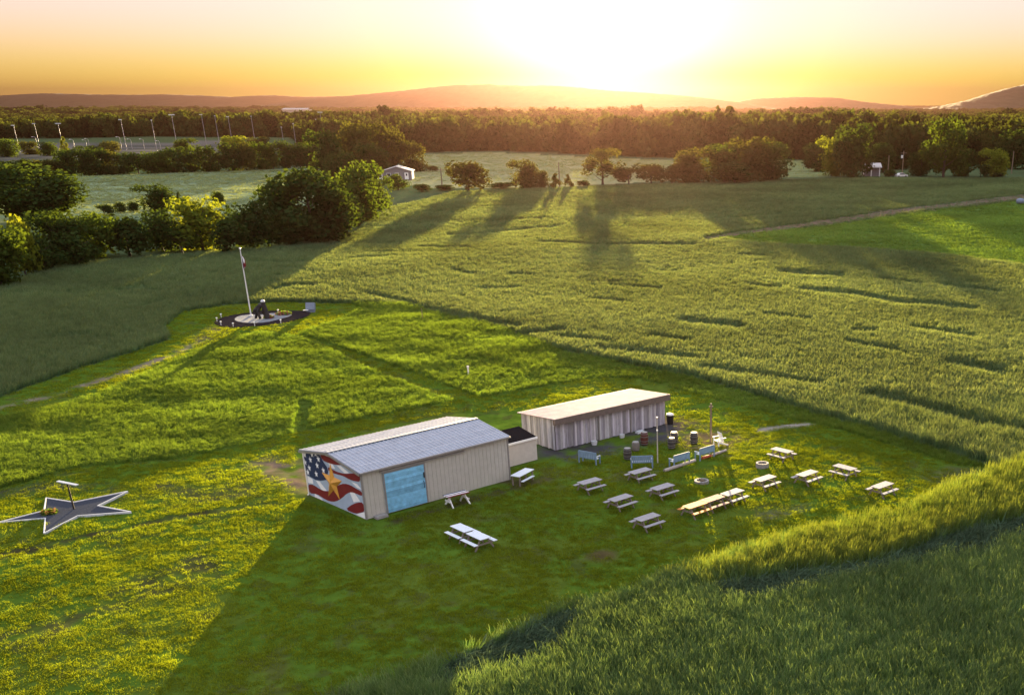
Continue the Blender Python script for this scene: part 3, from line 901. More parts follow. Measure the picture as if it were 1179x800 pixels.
def tuft(seed, n, h, spread, w, lean, material, hvar=.35, head=0.0, wind=(0, 0)):
    r = np.random.default_rng(seed)
    V, F, Cc = [], [], []
    for i in range(n):
        a = r.random() * 6.283; rad = spread * r.random() ** .5
        x, y = rad * math.cos(a), rad * math.sin(a)
        hh = h * (1 - hvar + 2 * hvar * r.random())
        la = r.random() * 6.283; l = lean * hh * (.3 + r.random())
        lx, ly = l * math.cos(la) + wind[0] * hh, l * math.sin(la) + wind[1] * hh
        fa = r.random() * 3.1416; wx, wy = math.cos(fa) * w, math.sin(fa) * w
        b = len(V)
        tipw = .55 if r.random() < head else .12
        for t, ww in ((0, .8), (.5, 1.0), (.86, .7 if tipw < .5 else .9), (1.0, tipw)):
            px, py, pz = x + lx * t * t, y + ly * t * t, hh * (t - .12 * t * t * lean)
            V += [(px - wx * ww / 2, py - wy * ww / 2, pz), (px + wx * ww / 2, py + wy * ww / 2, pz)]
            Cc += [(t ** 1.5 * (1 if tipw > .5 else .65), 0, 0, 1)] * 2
        for k in range(3):
            F.append((b + 2 * k, b + 2 * k + 1, b + 2 * k + 3, b + 2 * k + 2))
    return np_mesh('tuft', np.array(V), np.array(F), material, np.array(Cc), link=False)

rg = np.random.default_rng(11)
def sample(y0, y1, dens, u0=-330, u1=1600):
    """random ground points between two distances inside the wedge that can be seen, dens per square metre"""
    sx0, sx1 = (u0 - CX) / FPX, (u1 - CX) / FPX
    zc1 = y1 * CP + CAM_H * SP
    area_full = (sx1 - sx0) * zc1 * (y1 - y0)
    n = int(area_full * dens)
    Y = y0 + (y1 - y0) * rg.random(n)
    X = (sx0 + (sx1 - sx0) * rg.random(n)) * zc1
    zc = Y * CP + CAM_H * SP
    k = (X / zc > sx0) & (X / zc < sx1)
    X, Y = X[k], Y[k]
    u, v = survey(X, Y)
    return X, Y, u, v

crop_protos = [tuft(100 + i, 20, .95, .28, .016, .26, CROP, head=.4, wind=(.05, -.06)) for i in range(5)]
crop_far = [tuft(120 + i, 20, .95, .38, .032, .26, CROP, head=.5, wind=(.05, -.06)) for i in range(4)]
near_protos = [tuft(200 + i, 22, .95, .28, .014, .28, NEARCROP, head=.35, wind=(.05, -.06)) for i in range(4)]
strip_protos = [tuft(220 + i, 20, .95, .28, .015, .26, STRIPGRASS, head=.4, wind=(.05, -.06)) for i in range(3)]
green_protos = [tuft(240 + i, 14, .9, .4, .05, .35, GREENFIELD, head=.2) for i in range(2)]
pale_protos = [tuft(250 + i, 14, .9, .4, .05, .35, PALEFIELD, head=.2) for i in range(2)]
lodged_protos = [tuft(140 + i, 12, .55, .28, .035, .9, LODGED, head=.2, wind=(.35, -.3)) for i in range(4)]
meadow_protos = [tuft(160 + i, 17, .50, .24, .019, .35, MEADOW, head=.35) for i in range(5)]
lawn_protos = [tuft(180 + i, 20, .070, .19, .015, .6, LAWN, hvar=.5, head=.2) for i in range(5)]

def place(X, Y, hs, ws, u=None, v=None, extra_z=0):
    Z = ground_z(X, Y) + extra_z
    n = len(X)
    rot = np.stack([rg.normal(0, .07, n), rg.normal(0, .07, n), rg.random(n) * .0 + rg.normal(0, .6, n)], -1)
    return np.stack([X, Y, Z], -1), rot, np.stack([ws, ws, hs], -1)

# tall grass field
Ps, Rs, Ss, Is = [], [], [], []
LP, LR, LS, LI = [], [], [], []
for y0, y1, dens, wide, far in ((34, 62, 17, 1.0, 0), (62, 95, 8.5, 1.15, 0), (95, 150, 7.5, 1.0, 1), (150, 240, 4.0, 1.25, 1), (240, 440, 1.5, 2.0, 1)):
    X, Y, u, v = sample(y0, y1, dens)
    k = ~inside(ENCLOSED, u, v) & ~inside(GREEN_FIELD, u, v)
    k &= ~(inside(BUILT, u, v)) & (v > np.interp(u, [-100, 0, 60, 200, 330, 400, 445, 520, 900, 1300], [345, 335, 308, 296, 284, 268, 240, 222, 209, 204]))
    X, Y, u, v = X[k], Y[k], u[k], v[k]
    sf = streak_factor(X, Y, u, v)
    lod = (inside(LODGED_A, u + rg.normal(0, 2, len(u)), v + rg.normal(0, 1.5, len(u))) | inside(LODGED_B, u + rg.normal(0, 4, len(u)), v + rg.normal(0, 4, len(u)))) & (Y < 110)
    h = .90 + .11 * fbm(X / 7, Y / 7, 51, 3) + .20 * (fbm(X / 24, Y / 24, 52, 2) - .5)
    strip = inside(STRIP, u + rg.normal(0, 5, len(u)), v + rg.normal(0, 4, len(u))) & (rg.random(len(u)) < np.clip((u - 750) / 190, 0, 1))
    near = NEAR_SIDE(u, v)
    h *= np.where(strip, 1.08, np.where(near, .85, np.interp(Y, [80, 100, 200, 400], [.85, .68, .58, .55])))
    h *= np.clip(rg.normal(1, np.where(Y < 95, .09, .06), len(u)), .6, 1.4)
    h *= 1 - np.where(Y > 75, .55, .7) * sf
    tr = line_dist([(860, 815), (895, 794), (960, 765), (1044, 726)], u, v, 1.5) < 6
    h = np.where(tr, h * .72, h)
    dt = line_dist(TRACK_R, u, v, 2.4)
    h = np.where(dt < 7, h * .35, h)
    lod = lod & (dt > 7)
    bare = (dt < 7) & (rg.random(len(u)) < .7)
    n = len(X)
    w = np.full(n, wide) * rg.uniform(.8, 1.25, n)
    P, R, S = place(X, Y, h, w)
    c = ~lod & ~bare
    Ps.append(P[c]); Rs.append(R[c]); Ss.append(S[c])
    kind_ = (rg.integers(0, 4, n) + 5) if far else rg.integers(0, 5, n)
    kind_ = np.where(strip, rg.integers(0, 3, n) + 13, np.where(near, rg.integers(0, 4, n) + 9, kind_))
    Is.append(kind_[c])
    if lod.any():
        S2 = S[lod].copy(); S2[:, 2] = rg.uniform(.5, 1.0, lod.sum()) * .9
        for rep in range(2):
            P3 = P[lod].copy(); P3[:, :2] += rg.normal(0, .15, (lod.sum(), 2))
            LP.append(P3); LR.append(R[lod] + rg.normal(0, .3, (lod.sum(), 3))); LS.append(S2 * rg.uniform(.7, 1.2, (lod.sum(), 1))); LI.append(rg.integers(0, 4, lod.sum()))
        LP.append(P[lod]); LR.append(R[lod]); LS.append(S2); LI.append(rg.integers(0, 4, lod.sum()))
for y0, y1, dens in ((165, 270, 1.6), (270, 420, .9)):
    X, Y, u, v = sample(y0, y1, dens, 760, 1600)
    k = inside(GREEN_FIELD, u, v)
    X, Y, u, v = X[k], Y[k], u[k], v[k]
    P, R, S = place(X, Y, (.20 + .18 * fbm(X / 8, Y / 5, 57, 3)), rg.uniform(1.5, 2.3, len(X)))
    Ps.append(P); Rs.append(R); Ss.append(S); Is.append(rg.integers(0, 2, len(X)) + 16)
for y0, y1, dens in ((270, 480, .28), (400, 640, .16)):
    X, Y, u, v = sample(y0, y1, dens, -350, 1000)
    k = (inside(PALE_FIELD, u, v) if y0 < 300 else (inside(PALE_FIELD_MID, u, v) | inside(PALE_FIELD_RIGHT, u, v)))
    X, Y, u, v = X[k], Y[k], u[k], v[k]
    P, R, S = place(X, Y, .15 + .25 * fbm(X / 60, Y / 6, 58, 3), rg.uniform(2.2, 3.4, len(X)))
    Ps.append(P); Rs.append(R); Ss.append(S); Is.append(rg.integers(0, 2, len(X)) + 18)
scatter('tall_grass', np.concatenate(Ps), np.concatenate(Rs), np.concatenate(Ss), np.concatenate(Is), crop_protos + crop_far + near_protos + strip_protos + green_protos + pale_protos)
scatter('flattened_grass', np.concatenate(LP), np.concatenate(LR), np.concatenate(LS), np.concatenate(LI), lodged_protos)

# meadow patches
Ps, Rs, Ss = [], [], []
for y0, y1, dens, wide in ((58, 90, 16, .9), (90, 150, 9, 1.1)):
    X, Y, u, v = sample(y0, y1, dens)
    k = (inside(MEADOW_A, u, v) | inside(MEADOW_B, u, v)) & ~inside(BUILT, u, v)
    X, Y, u, v = X[k], Y[k], u[k], v[k]
    b = fbm(X / 5, Y / 5, 71, 3)
    h = .30 + .85 * b
    h *= np.where(line_dist([(352, 470), (346, 492)], u, v, 1.0) < 9, .25, 1)
    h *= np.where(inside(MEADOW_B, u, v), np.where(u > 640, .75, 1.1), 1.0)
    P, R, S = place(X, Y, h, wide * rg.uniform(.8, 1.3, len(X)))
    Ps.append(P); Rs.append(R); Ss.append(S)
P = np.concatenate(Ps)
scatter('meadow_grass', P, np.concatenate(Rs), np.concatenate(Ss), rg.integers(0, 5, len(P)), meadow_protos)

# mown lawn, with thin spots on the worn soil
Ps, Rs, Ss = [], [], []
SOIL = [([(0, 737), (60, 722), (130, 695), (200, 664), (235, 650)], 22, .72), ([(315, 540), (340, 548), (358, 556)], 24, 1), ([(780, 492), (800, 503), (835, 508)], 22, .8),
        ([(640, 520), (690, 512), (740, 500), (765, 497)], 24, 1), ([(660, 512), (700, 505), (750, 496)], 22, 1), ([(690, 640), (705, 638)], 10, .8),
        ([(-100, 505), (0, 470), (70, 452), (140, 430), (190, 411), (235, 391)], 4.0, .9), ([(874, 495), (900, 491), (938, 487)], 4, 1), ([(430, 606), (500, 588), (585, 562)], 5, .6), ([(0, 638), (80, 622), (160, 604), (240, 590), (315, 578)], 6, .95), ([(190, 560), (230, 572), (280, 565)], 12, .7), ([(0, 570), (60, 558), (120, 560)], 10, .7), ([(850, 592), (905, 588), (940, 580)], 10, .7), ([(590, 556), (625, 548)], 14, .7)]
STAR_PX = [(-2, 603), (51.1, 589.5), (53.7, 574.7), (85.5, 579.6), (147.3, 567.1), (113, 583.7), (151.1, 590.8), (90, 595.3), (51.1, 615.5), (52.7, 598)]
MULCH_PX = [(245.3, 371), (250, 375), (263, 377.6), (290, 376), (323, 373.3), (350, 366.2), (359, 361.5), (354, 358.3), (335, 358), (306.5, 358.3), (287.5, 360.3), (270, 362.7), (255, 366)]
for y0, y1, dens, wide, hh in ((36, 60, 34, 1.1, 1.0), (60, 90, 27, 1.25, 1.0), (90, 150, 8, 2.0, 1.2)):
    X, Y, u, v = sample(y0, y1, dens)
    k = inside(ENCLOSED, u, v) & ~inside(MEADOW_A, u, v) & ~inside(MEADOW_B, u, v) & ~inside(BUILT, u, v) & ~inside(STAR_PX, u, v) & ~inside(MULCH_PX, u, v)
    keep = np.ones(len(u))
    for pts, hw, am in SOIL:
        keep *= 1 - am * np.clip(1.4 - line_dist(pts, u, v, 2.0) / hw, 0, 1)
    cl = fbm(X / .8, Y / .8, 91, 3)
    keep *= np.clip((cl - .22) * 4, .35, 1) * np.clip(1.25 - 6 * np.clip(fbm(X / 3.2 + 40, Y / 2.4, 93, 3) - .56, 0, 1), .25, 1)
    k &= rg.random(len(u)) < keep
    X, Y, u, v = X[k], Y[k], u[k], v[k]
    h = hh * (.8 + .8 * fbm(X / .8, Y / .8, 91, 3)) * (.8 + .5 * fbm(X / 6, Y / 6, 92, 2))
    hum = (fbm(X / .9, Y / .9, 3, 3) - .5) * .07 + (fbm(X / 4, Y / 4, 8, 2) - .5) * .16
    P, R, S = place(X, Y, h, wide * rg.uniform(.8, 1.3, len(X)), extra_z=hum * np.clip((170 - Y) / 60, 0, 1) - .01)
    Ps.append(P); Rs.append(R); Ss.append(S)
P = np.concatenate(Ps)
scatter('lawn_grass', P, np.concatenate(Rs), np.concatenate(Ss), rg.integers(0, 5, len(P)), lawn_protos)

# far woods, a mass of crowns
protos = []
for i, st in enumerate(('round', 'round', 'tall', 'round', 'cone')):
    V, F, Cc = crown_arrays(900 + i, 520, .075, st, .35, 14)
    protos.append(np_mesh('far_crown', V, F, WOOD_LEAF, Cc, link=False))
Ps, Ss = [], []
for y0, y1, sp in ((470, 760, 8.5), (760, 1200, 11), (1200, 2000, 15), (2000, 4800, 26)):
    X, Y, u, v = sample(y0, y1, 1 / sp ** 2, -500, 1700)
    k = (v < np.interp(u, WOOD_U, WOOD_V)) & ~inside(YARD, u, v)
    k &= ~(inside(PALE_FIELD, u, v) | inside(PALE_FIELD_MID, u, v) | inside(PALE_FIELD_RIGHT, u, v))
    X, Y, u, v = X[k], Y[k], u[k], v[k]
    h = rg.uniform(7.5, 15, len(X)) * np.where(rg.random(len(X)) < .03, 1.2, 1.0) * (.75 + .5 * fbm(X / 90, Y / 90, 15, 2))
    h = h * np.clip(.55 + .95 * fbm(X / 160, Y / 160, 16, 2), .6, 1.15) * np.where((u < 215) & (Y < 1000), 1.35, 1.0)
    h = h * np.where((u > 470) & (u < 1160) & (Y < 900), 1.0, 1.0)
    w = h * rg.uniform(.7, 1.05, len(X)) * (1 + .35 * (Y > 1200) + .7 * (Y > 2000))
    P = np.stack([X, Y, ground_z(X, Y) - .5], -1)
    Ps.append(P); Ss.append(np.stack([w, w, h], -1))
P = np.concatenate(Ps); S = np.concatenate(Ss)
R = np.zeros((len(P), 3)); R[:, 2] = rg.random(len(P)) * 6.283
scatter('far_wood', P, R, S, rg.choice(5, len(P), p=[.28, .26, .18, .2, .08]), protos)

# ------------------------------------------------------------------ metal shed with the flag mural
SHED_A = math.radians(46.4)
SHED_O = Vector((-20.47, 64.88, 0))
SL, SW, SE, SR = 11.2, 7.05, 3.02, 3.55
def gable(y):
    return SE + (SR - SE) * (1 - abs(y - SW / 2) / (SW / 2))
shed = thing('metal_shed', 'long grey metal shed with a flag mural on its end wall', 'shed', SHED_O, SHED_A)
b = MB()
# walls as a shell with the gable ends, ribs stand 2 cm proud
b.prism([(0, 0, 0), (SL, 0, 0), (SL, 0, SE), (0, 0, SE)], (0, .12, 0))
b.prism([(0, SW - .12, 0), (SL, SW - .12, 0), (SL, SW - .12, SE), (0, SW - .12, SE)], (0, .12, 0))
for x in (0.0, SL - .12):
    b.prism([(x, .125, 0), (x, SW - .125, 0), (x, SW - .125, gable(.125)), (x, SW / 2, SR), (x, .125, gable(.125))], (.12, 0, 0))
x = .12
while x < SL - .1:
    if not (1.40 < x < 4.62):
        b.box(x, x + .05, -.022, .001, .02, SE - .05)
    b.box(x, x + .05, SW - .001, SW + .022, .02, SE - .05)
    x += .31
y = .25
while y < SW - .2:
    b.box(SL - .001, SL + .022, y, y + .05, .02, gable(y) - .08)
    y += .31
b.build('wall', M['metal_wall'], shed)
b = MB()
ov = .16
for sgn in (0, 1):
    y0 = -ov if sgn == 0 else SW + ov
    z0 = SE - ov * (SR - SE) / (SW / 2) + .03
    ym, zm = SW / 2, SR + .03
    pts = [(-ov, y0, z0), (SL + ov, y0, z0), (SL + ov, ym, zm), (-ov, ym, zm)]
    b.m = 0; b.prism(pts, (0, 0, .035))
    x = -ov + .04; b.m = 1
    while x < SL + ov - .03:
        b.hexa([Vector(q) for q in ((x, y0, z0 + .030), (x + .05, y0, z0 + .030), (x + .05, ym, zm + .030), (x, ym, zm + .030),
                                    (x + .012, y0, z0 + .070), (x + .038, y0, z0 + .070), (x + .038, ym, zm + .070), (x + .012, ym, zm + .070))])
        x += .3
    for k in (.25, .5, .75):    # lap seams across the sheets
        ya, za = y0 + (ym - y0) * k, z0 + (zm - z0) * k
        b.box(-ov, SL + ov, ya - .03, ya + .03, za + .02, za + .05)
b.build('roof', [M['metal_roof'], M['roof_rib']], shed)
b = MB(); b.box(-ov - .02, SL + ov + .02, SW / 2 - .14, SW / 2 + .14, SR + .085, SR + .115); b.build('ridge_cap', M['metal_roof'], shed)
b = MB(); b.box(-ov, SL + ov, -ov - .09, -ov - .003, SE - .06, SE + .04); b.build('gutter', M['gutter'], shed)
for x in (-.03, SL - .04):
    b = MB(); b.box(x, x + .09, -.05, .05, 0, SE - .02); b.build('corner_trim', M['trim'], shed)
b = MB(); b.tube([(-.06, SW - .12, SE - .1), (-.06, SW - .12, .1), (-.16, SW - .12, .04)], [.045] * 3, 8); b.build('downspout', M['white'], shed)
for y0, y1 in ((-.17, SW / 2), (SW / 2, SW + .17)):
    b = MB(); b.beam((-ov - .03, y0, gable(0) - .06 - .02 if y0 < 0 else SR - .02), (-ov - .03, y1, SR - .02 if y0 < 0 else gable(SW) - .08), .035, .14); b.build('barge_board', M['gutter'], shed)
# sliding blue door
dr = MB(); r_ = random.Random(3)
z = .06
while z < 2.66:
    k = r_.uniform(.75, 1.2)
    dr.c = (.19 * k, .47 * k, .68 * k)
    dr.box(1.48, 4.50, -.085, -.03, z, min(z + .185, 2.70)); z += .195
door = dr.build('sliding_door', M['door_blue'], shed)
b = MB()
for x in (1.46, 4.44): b.box(x, x + .09, -.105, -.087, .05, 2.72)
b.box(1.551, 4.439, -.105, -.087, 2.62, 2.72)
b.build('door_frame', M['trim'], door)
b = MB(); b.box(1.3, 7.6, -.14, -.03, 2.74, 2.83); b.build('door_track', M['gutter'], shed)
b = MB(); b.tube([(4.30, -.11, 1.1), (4.30, -.16, 1.15), (4.30, -.16, 1.5), (4.30, -.11, 1.55)], [.02] * 4, 6); b.build('handle', M['dark'], door)
b = MB(); b.box(4.35, 4.43, -.13, -.106, 1.75, 2.1); b.build('latch', M['dark'], door)
# mural on the end wall (x = 0)
W_, P_, R_, B_ = 0, 1, 2, 3
mu = MB()
def clipz(pts):
    return [(min(max(y, .06), SW - .06), min(max(z, .03), gable(min(max(y, 0), SW)) - .07)) for y, z in pts]
def patch(pts, layer, mi):
    mu.m = mi
    q = [(-.012 - .003 * layer, y, z) for y, z in clipz(pts)]
    mu.prism(q, (.0025, 0, 0))
patch([(.06, .03), (SW - .06, .03), (SW - .06, 3.0), (SW / 2, 3.6), (.06, 3.0)], 0, P_)
R1 = [(4.75, 3.3), (3.7, 3.30), (2.8, 3.24), (1.99, 3.14), (2.47, 3.01), (3.1, 2.9), (3.79, 2.86), (4.5, 2.9)]
R2 = [(3.95, 2.6), (3.2, 2.51), (2.53, 2.5), (1.76, 2.58), (.97, 2.79), (.06, 3.02), (.06, 2.45), (.65, 2.34), (1.39, 2.3), (2.11, 2.38), (2.88, 2.3), (3.9, 2.28)]
R3 = [(6.95, .74), (6.23, .89), (5.47, .76), (4.68, .77), (3.82, 1.05), (2.91, 1.59), (2.08, 1.9), (1.33, 1.95), (.77, 1.87), (.06, 1.83), (.06, 1.51), (.71, 1.52), (1.29, 1.51), (1.94, 1.28), (2.67, .78), (3.55, .34), (4.37, .17), (5.15, .2), (5.91, .32), (6.95, .12)]
R4 = [(2.4, .09), (1.68, .55), (.85, .92), (.06, 1.13), (.06, .51), (.56, .33), (1.2, .09)]
def smooth_poly(p):
    out = []
    n = len(p)
    for i in range(n):
        a, b2 = Vector(p[i]), Vector(p[(i + 1) % n])
        out += [tuple(a * .75 + b2 * .25), tuple(a * .25 + b2 * .75)]
    return out
def strip_tris(pts, layer, mi):
    """concave outline filled by triangulation"""
    from mathutils.geometry import tessellate_polygon
    q = [Vector((y, z, 0)) for y, z in clipz(pts)]
    for t in tessellate_polygon([q]):
        mu.m = mi
        b0 = len(mu.v)
        mu.v += [(-.012 - .003 * layer, q[i].x, q[i].y) for i in t]
        mu.face([b0, b0 + 1, b0 + 2])
for H_ in ([(2.79, 2.93), (2.25, 3.0), (1.28, 2.73), (1.91, 2.59)], [(1.6, 1.45), (1.02, 1.55), (.42, 1.10), (1.25, .85)], [(5.8, 1.26), (5.3, 1.31), (4.5, .86), (5.12, .70)],
           [(3.79, 2.86), (3.25, 2.90), (3.0, 2.66), (3.6, 2.58)], [(1.21, .05), (.06, .49), (.06, .03)], [(6.9, 1.35), (6.2, 1.25), (6.2, .95), (6.9, .85)], [(1.2, 2.2), (.5, 2.2), (.06, 1.95), (.6, 1.95)],
           [(6.2, .3), (5.4, .15), (5.2, .03), (6.3, .03)], [(4.1, 3.36), (3.0, 3.4), (3.0, 3.34), (4.1, 3.3)]):
    strip_tris(H_, 1, W_)
for R__ in (R1, R2, R3, R4):
    strip_tris(smooth_poly(R__), 2, R_)
CAN = [(6.99, 3.05), (4.85, 3.36), (4.60, 3.05), (4.36, 2.76), (4.02, 2.55), (3.95, 2.24), (4.37, 1.62), (5.13, 1.39), (5.79, 1.3), (6.42, 1.36), (6.99, 1.43)]
strip_tris(CAN, 3, B_)
def star5(cy_, cz_, R, rot=0, inner=.42):
    return [(cy_ + (R if i % 2 == 0 else R * inner) * math.sin(rot + i * math.pi / 5), cz_ + (R if i % 2 == 0 else R * inner) * math.cos(rot + i * math.pi / 5)) for i in range(10)]
for cy_, cz_ in [(6.78, 2.80), (6.09, 2.59), (5.29, 2.38), (6.4, 1.98), (5.58, 1.75), (5.78, 3.02), (5.0, 2.86), (4.56, 2.21), (6.70, 1.62), (6.86, 2.26), (5.3, 3.16)]:
    strip_tris(star5(cy_, cz_, .24, .12), 4, W_)
mural = mu.build('flag_mural', [M['mwhite'], M['mpale'], M['mred'], M['mblue']], shed)
b = MB()
tips = [(3.55, 2.92), (2.34, 1.99), (2.93, .60), (4.38, .52), (4.80, 2.02)]
cy_, cz_ = 3.55, 1.62
ring = []
for i in range(5):
    t0, t1 = tips[i], tips[(i + 1) % 5]
    ring.append(t0)
    mid = ((t0[0] + t1[0]) / 2, (t0[1] + t1[1]) / 2)
    ring.append((cy_ + (mid[0] - cy_) * .50, cz_ + (mid[1] - cz_) * .50))
b.v.append((-.24, cy_, cz_))
for y, z in ring: b.v.append((-.028, y, z))
for i in range(10): b.face([0, 1 + i, 1 + (i + 1) % 10])
b.build('gold_star', M['gold'], shed)
b = MB(); b.box(.45, 1.25, -.55, -.12, 0, .16); b.build('door_step', M['stone'], shed)

# ------------------------------------------------------------------ little lean-to between shed and barn
lean = thing('lean_to', 'low off white store with black roof between shed and barn', 'shed', SHED_O + Matrix.Rotation(SHED_A, 3, 'Z') @ Vector((11.42, 2.35, 0)), SHED_A)
b = MB(); b.prism([(0, 0, 0), (4.1, 0, 0), (4.1, 0, 1.62), (0, 0, 1.62)], (0, .08, 0))
for x in (0.0, 4.02): b.prism([(x, .083, 0), (x, 1.9, 0), (x, 1.9, 2.0), (x, .083, 1.63)], (.08, 0, 0))
b.prism([(.083, 1.82, 0), (4.017, 1.82, 0), (4.017, 1.82, 1.98), (.083, 1.82, 1.98)], (0, .08, 0))
b.build('wall', M['white_wall'], lean)
b = MB(); b.prism([(-.05, -.03, 1.64), (4.15, -.03, 1.64), (4.15, 2.0, 2.05), (-.05, 2.0, 2.05)], (0, 0, .05)); b.build('roof', M['tar'], lean)
b = MB(); b.box(-.05, 4.16, -.10, -.034, 1.56, 1.70); b.build('fascia_board', M['white'], lean)

# ------------------------------------------------------------------ board barn
BARN_A = math.radians(43.3)
BL, BD = 11.03, 4.3
barn = thing('board_barn', 'weathered grey board barn with a low pinkish metal roof', 'barn', (-10.38, 79.96, 0), BARN_A)
bw = MB(); r_ = random.Random(9)
def board_col():
    k = r_.uniform(.5, 1.3)
    return (.41 * k, .405 * k * r_.uniform(.95, 1.02), .43 * k * r_.uniform(.94, 1.06))
def boards_x(y, thick, x0, x1, ztop):
    x = x0
    while x < x1 - .02:
        w = min(r_.uniform(.15, .24), x1 - x)
        bw.c = board_col(); j = r_.uniform(-.012, .012)
        bw.box(x, x + w - .012, y + j, y + thick + j, r_.uniform(0, .06), ztop(x))
        x += w
def boards_y(x, thick, y0, y1, ztop):
    y = y0
    while y < y1 - .02:
        w = min(r_.uniform(.15, .24), y1 - y)
        bw.c = board_col(); j = r_.uniform(-.012, .012)
        bw.box(x + j, x + thick + j, y, y + w - .012, r_.uniform(0, .06), ztop(y))
        y += w
roof_z = lambda y: 2.42 - (y + .3) * .075
for x0, x1 in ((.06, 4.08), (4.22, 7.28), (7.42, BL - .06)):
    boards_x(0, .04, x0, x1, lambda x: 2.34)
boards_x(BD - .04, .04, .06, BL - .06, lambda x: roof_z(BD) - .04)
boards_y(0, .04, .08, BD - .06, lambda y: roof_z(y) - .04)
boards_y(BL - .04, .04, .08, BD - .06, lambda y: roof_z(y) - .04)
bw.c = (.02, .018, .016)
bw.box(.12, BL - .12, .10, .13, 0, 2.3)      # dark lining seen through the gaps
bw.box(.10, .12, .14, BD - .1, 0, 2.0)
bw.box(BL - .12, BL - .10, .14, BD - .1, 0, 2.0)
bw.build('wall', M['boards'], barn)
for x in (4.08, 7.28):
    b = MB(); b.box(x + .01, x + .13, -.05, .06, 0, 2.36); b.build('post', M['trim'], barn)
b = MB()
y0, y1 = -.30, BD + .15
b.prism([(-.2, y0, roof_z(y0)), (BL + .2, y0, roof_z(y0)), (BL + .2, y1, roof_z(y1)), (-.2, y1, roof_z(y1))], (0, 0, .04))
x = -.17
while x < BL + .16:
    b.hexa([Vector(q) for q in ((x, y0, roof_z(y0) + .038), (x + .05, y0, roof_z(y0) + .038), (x + .05, y1, roof_z(y1) + .038), (x, y1, roof_z(y1) + .038),
                                (x + .012, y0, roof_z(y0) + .066), (x + .038, y0, roof_z(y0) + .066), (x + .038, y1, roof_z(y1) + .066), (x + .012, y1, roof_z(y1) + .066))])
    x += .23
b.build('roof', M['barn_roof'], barn)
b = MB(); b.prism([(-.2, y0 - .05, 2.46), (BL + .2, y0 - .05, 2.46), (BL + .2, y0 - .05, 2.0), (-.2, y0 - .05, 2.0)], (0, .045, 0)); b.build('fascia_board', M['fascia'], barn)
for x in (-.19, BL + .13):
    b = MB(); b.prism([(x, y0, 2.0), (x, -.06, 2.0), (x, -.06, 2.38), (x, y0, 2.40)], (.05, 0, 0)); b.build('fascia_return', M['fascia'], barn)

# ------------------------------------------------------------------ picnic tables
TL = 1.62
def make_table(name, label, top_mat, leg_mat, loc, ang, group):
    t = thing(name, label, 'picnic table', loc, ang, group)
    b = MB()
    for k in range(5):
        y = -.36 + k * .145
        b.box(-TL / 2, TL / 2, y, y + .138, .70, .738)
    b.build('tabletop', top_mat, t)
    for s in (-1, 1):
        b = MB()
        for k in range(2):
            y = s * .66 - .135 + k * .137
            b.box(-TL / 2, TL / 2, y, y + .13, .42, .455)
        b.build('bench_seat', top_mat, t)
    for s in (-1, 1):
        x = s * TL * .36
        b = MB()
        b.beam((x, -.64, 0), (x, -.20, .70), .045, .10)
        b.beam((x, .64, 0), (x, .20, .70), .045, .10)
        b.beam((x + .046, -.78, .37), (x + .046, .78, .37), .04, .09)
        b.beam((x + .046, -.34, .665), (x + .046, .34, .665), .04, .07)
        b.build('leg_frame', leg_mat, t)
    b = MB(); b.beam((-TL * .30, 0, .40), (-.08, 0, .69), .05, .06); b.beam((TL * .30, 0, .40), (.08, 0, .69), .05, .06)
    b.build('brace', leg_mat, t)
    return t
D = math.radians
gp = 'grey picnic tables set out on the lawn'
proto = make_table('picnic_table', 'grey picnic table in the shade, nearest to the camera below the others', M['table_wood'], M['table_leg'], (-2.9, 63.35, 0), D(45), gp)
for x, y, a, lab in [
    (-4.75, 66.99, 46.4, 'grey picnic table in the shade just behind the nearest one'),
    (-2.13, 69.23, 45.3, 'grey picnic table in the shade left of the lower stone fire ring'),
    (-3.75, 72.69, 43.9, 'grey picnic table close in front of the blue bench facing the barn'),
    (-7.01, 70.43, 44.2, 'grey picnic table in the shade nearest the off white store'),
    (6.31, 77.66, -42.9, 'sunlit grey picnic table farthest back, turned across beyond the upper fire ring'),
    (7.64, 72.15, 46.2, 'sunlit grey picnic table in the middle of the right group'),
    (10.37, 73.53, -44.7, 'sunlit grey picnic table turned across, at the right rear of the lawn'),
    (12.36, 69.58, 44.1, 'sunlit grey picnic table farthest to the right, by the tall grass'),
    (4.70, 71.06, 45.0, 'sunlit grey picnic table just below the upper stone fire ring'),
    (2.42, 68.10, 46.4, 'grey picnic table at the right end of the row of three'),
]:
    dup(proto, (x, y, 0), D(a), lab, gp)
make_table('picnic_table', 'orange brown picnic table glowing at the left end of the row of three', M['table_warm'], M['table_leg'], (0, 65.62, 0), D(45), 'picnic tables in a row of three')
make_table('picnic_table', 'rosy brown picnic table in the middle of the row of three', M['table_pink'], M['table_leg'], (1.13, 66.83, 0), D(45.5), 'picnic tables in a row of three')
gw = 'white picnic tables joined end to end'
TL = 1.52
wt1 = make_table('picnic_table', 'left white picnic table of the end to end pair in front of the shed', M['table_white'], M['table_leg'], (-13.78, 61.46, 0), D(-46.2), gw)
dup(wt1, (-12.60, 60.20, 0), D(-46.2), 'right white picnic table of the end to end pair in front of the shed', gw)
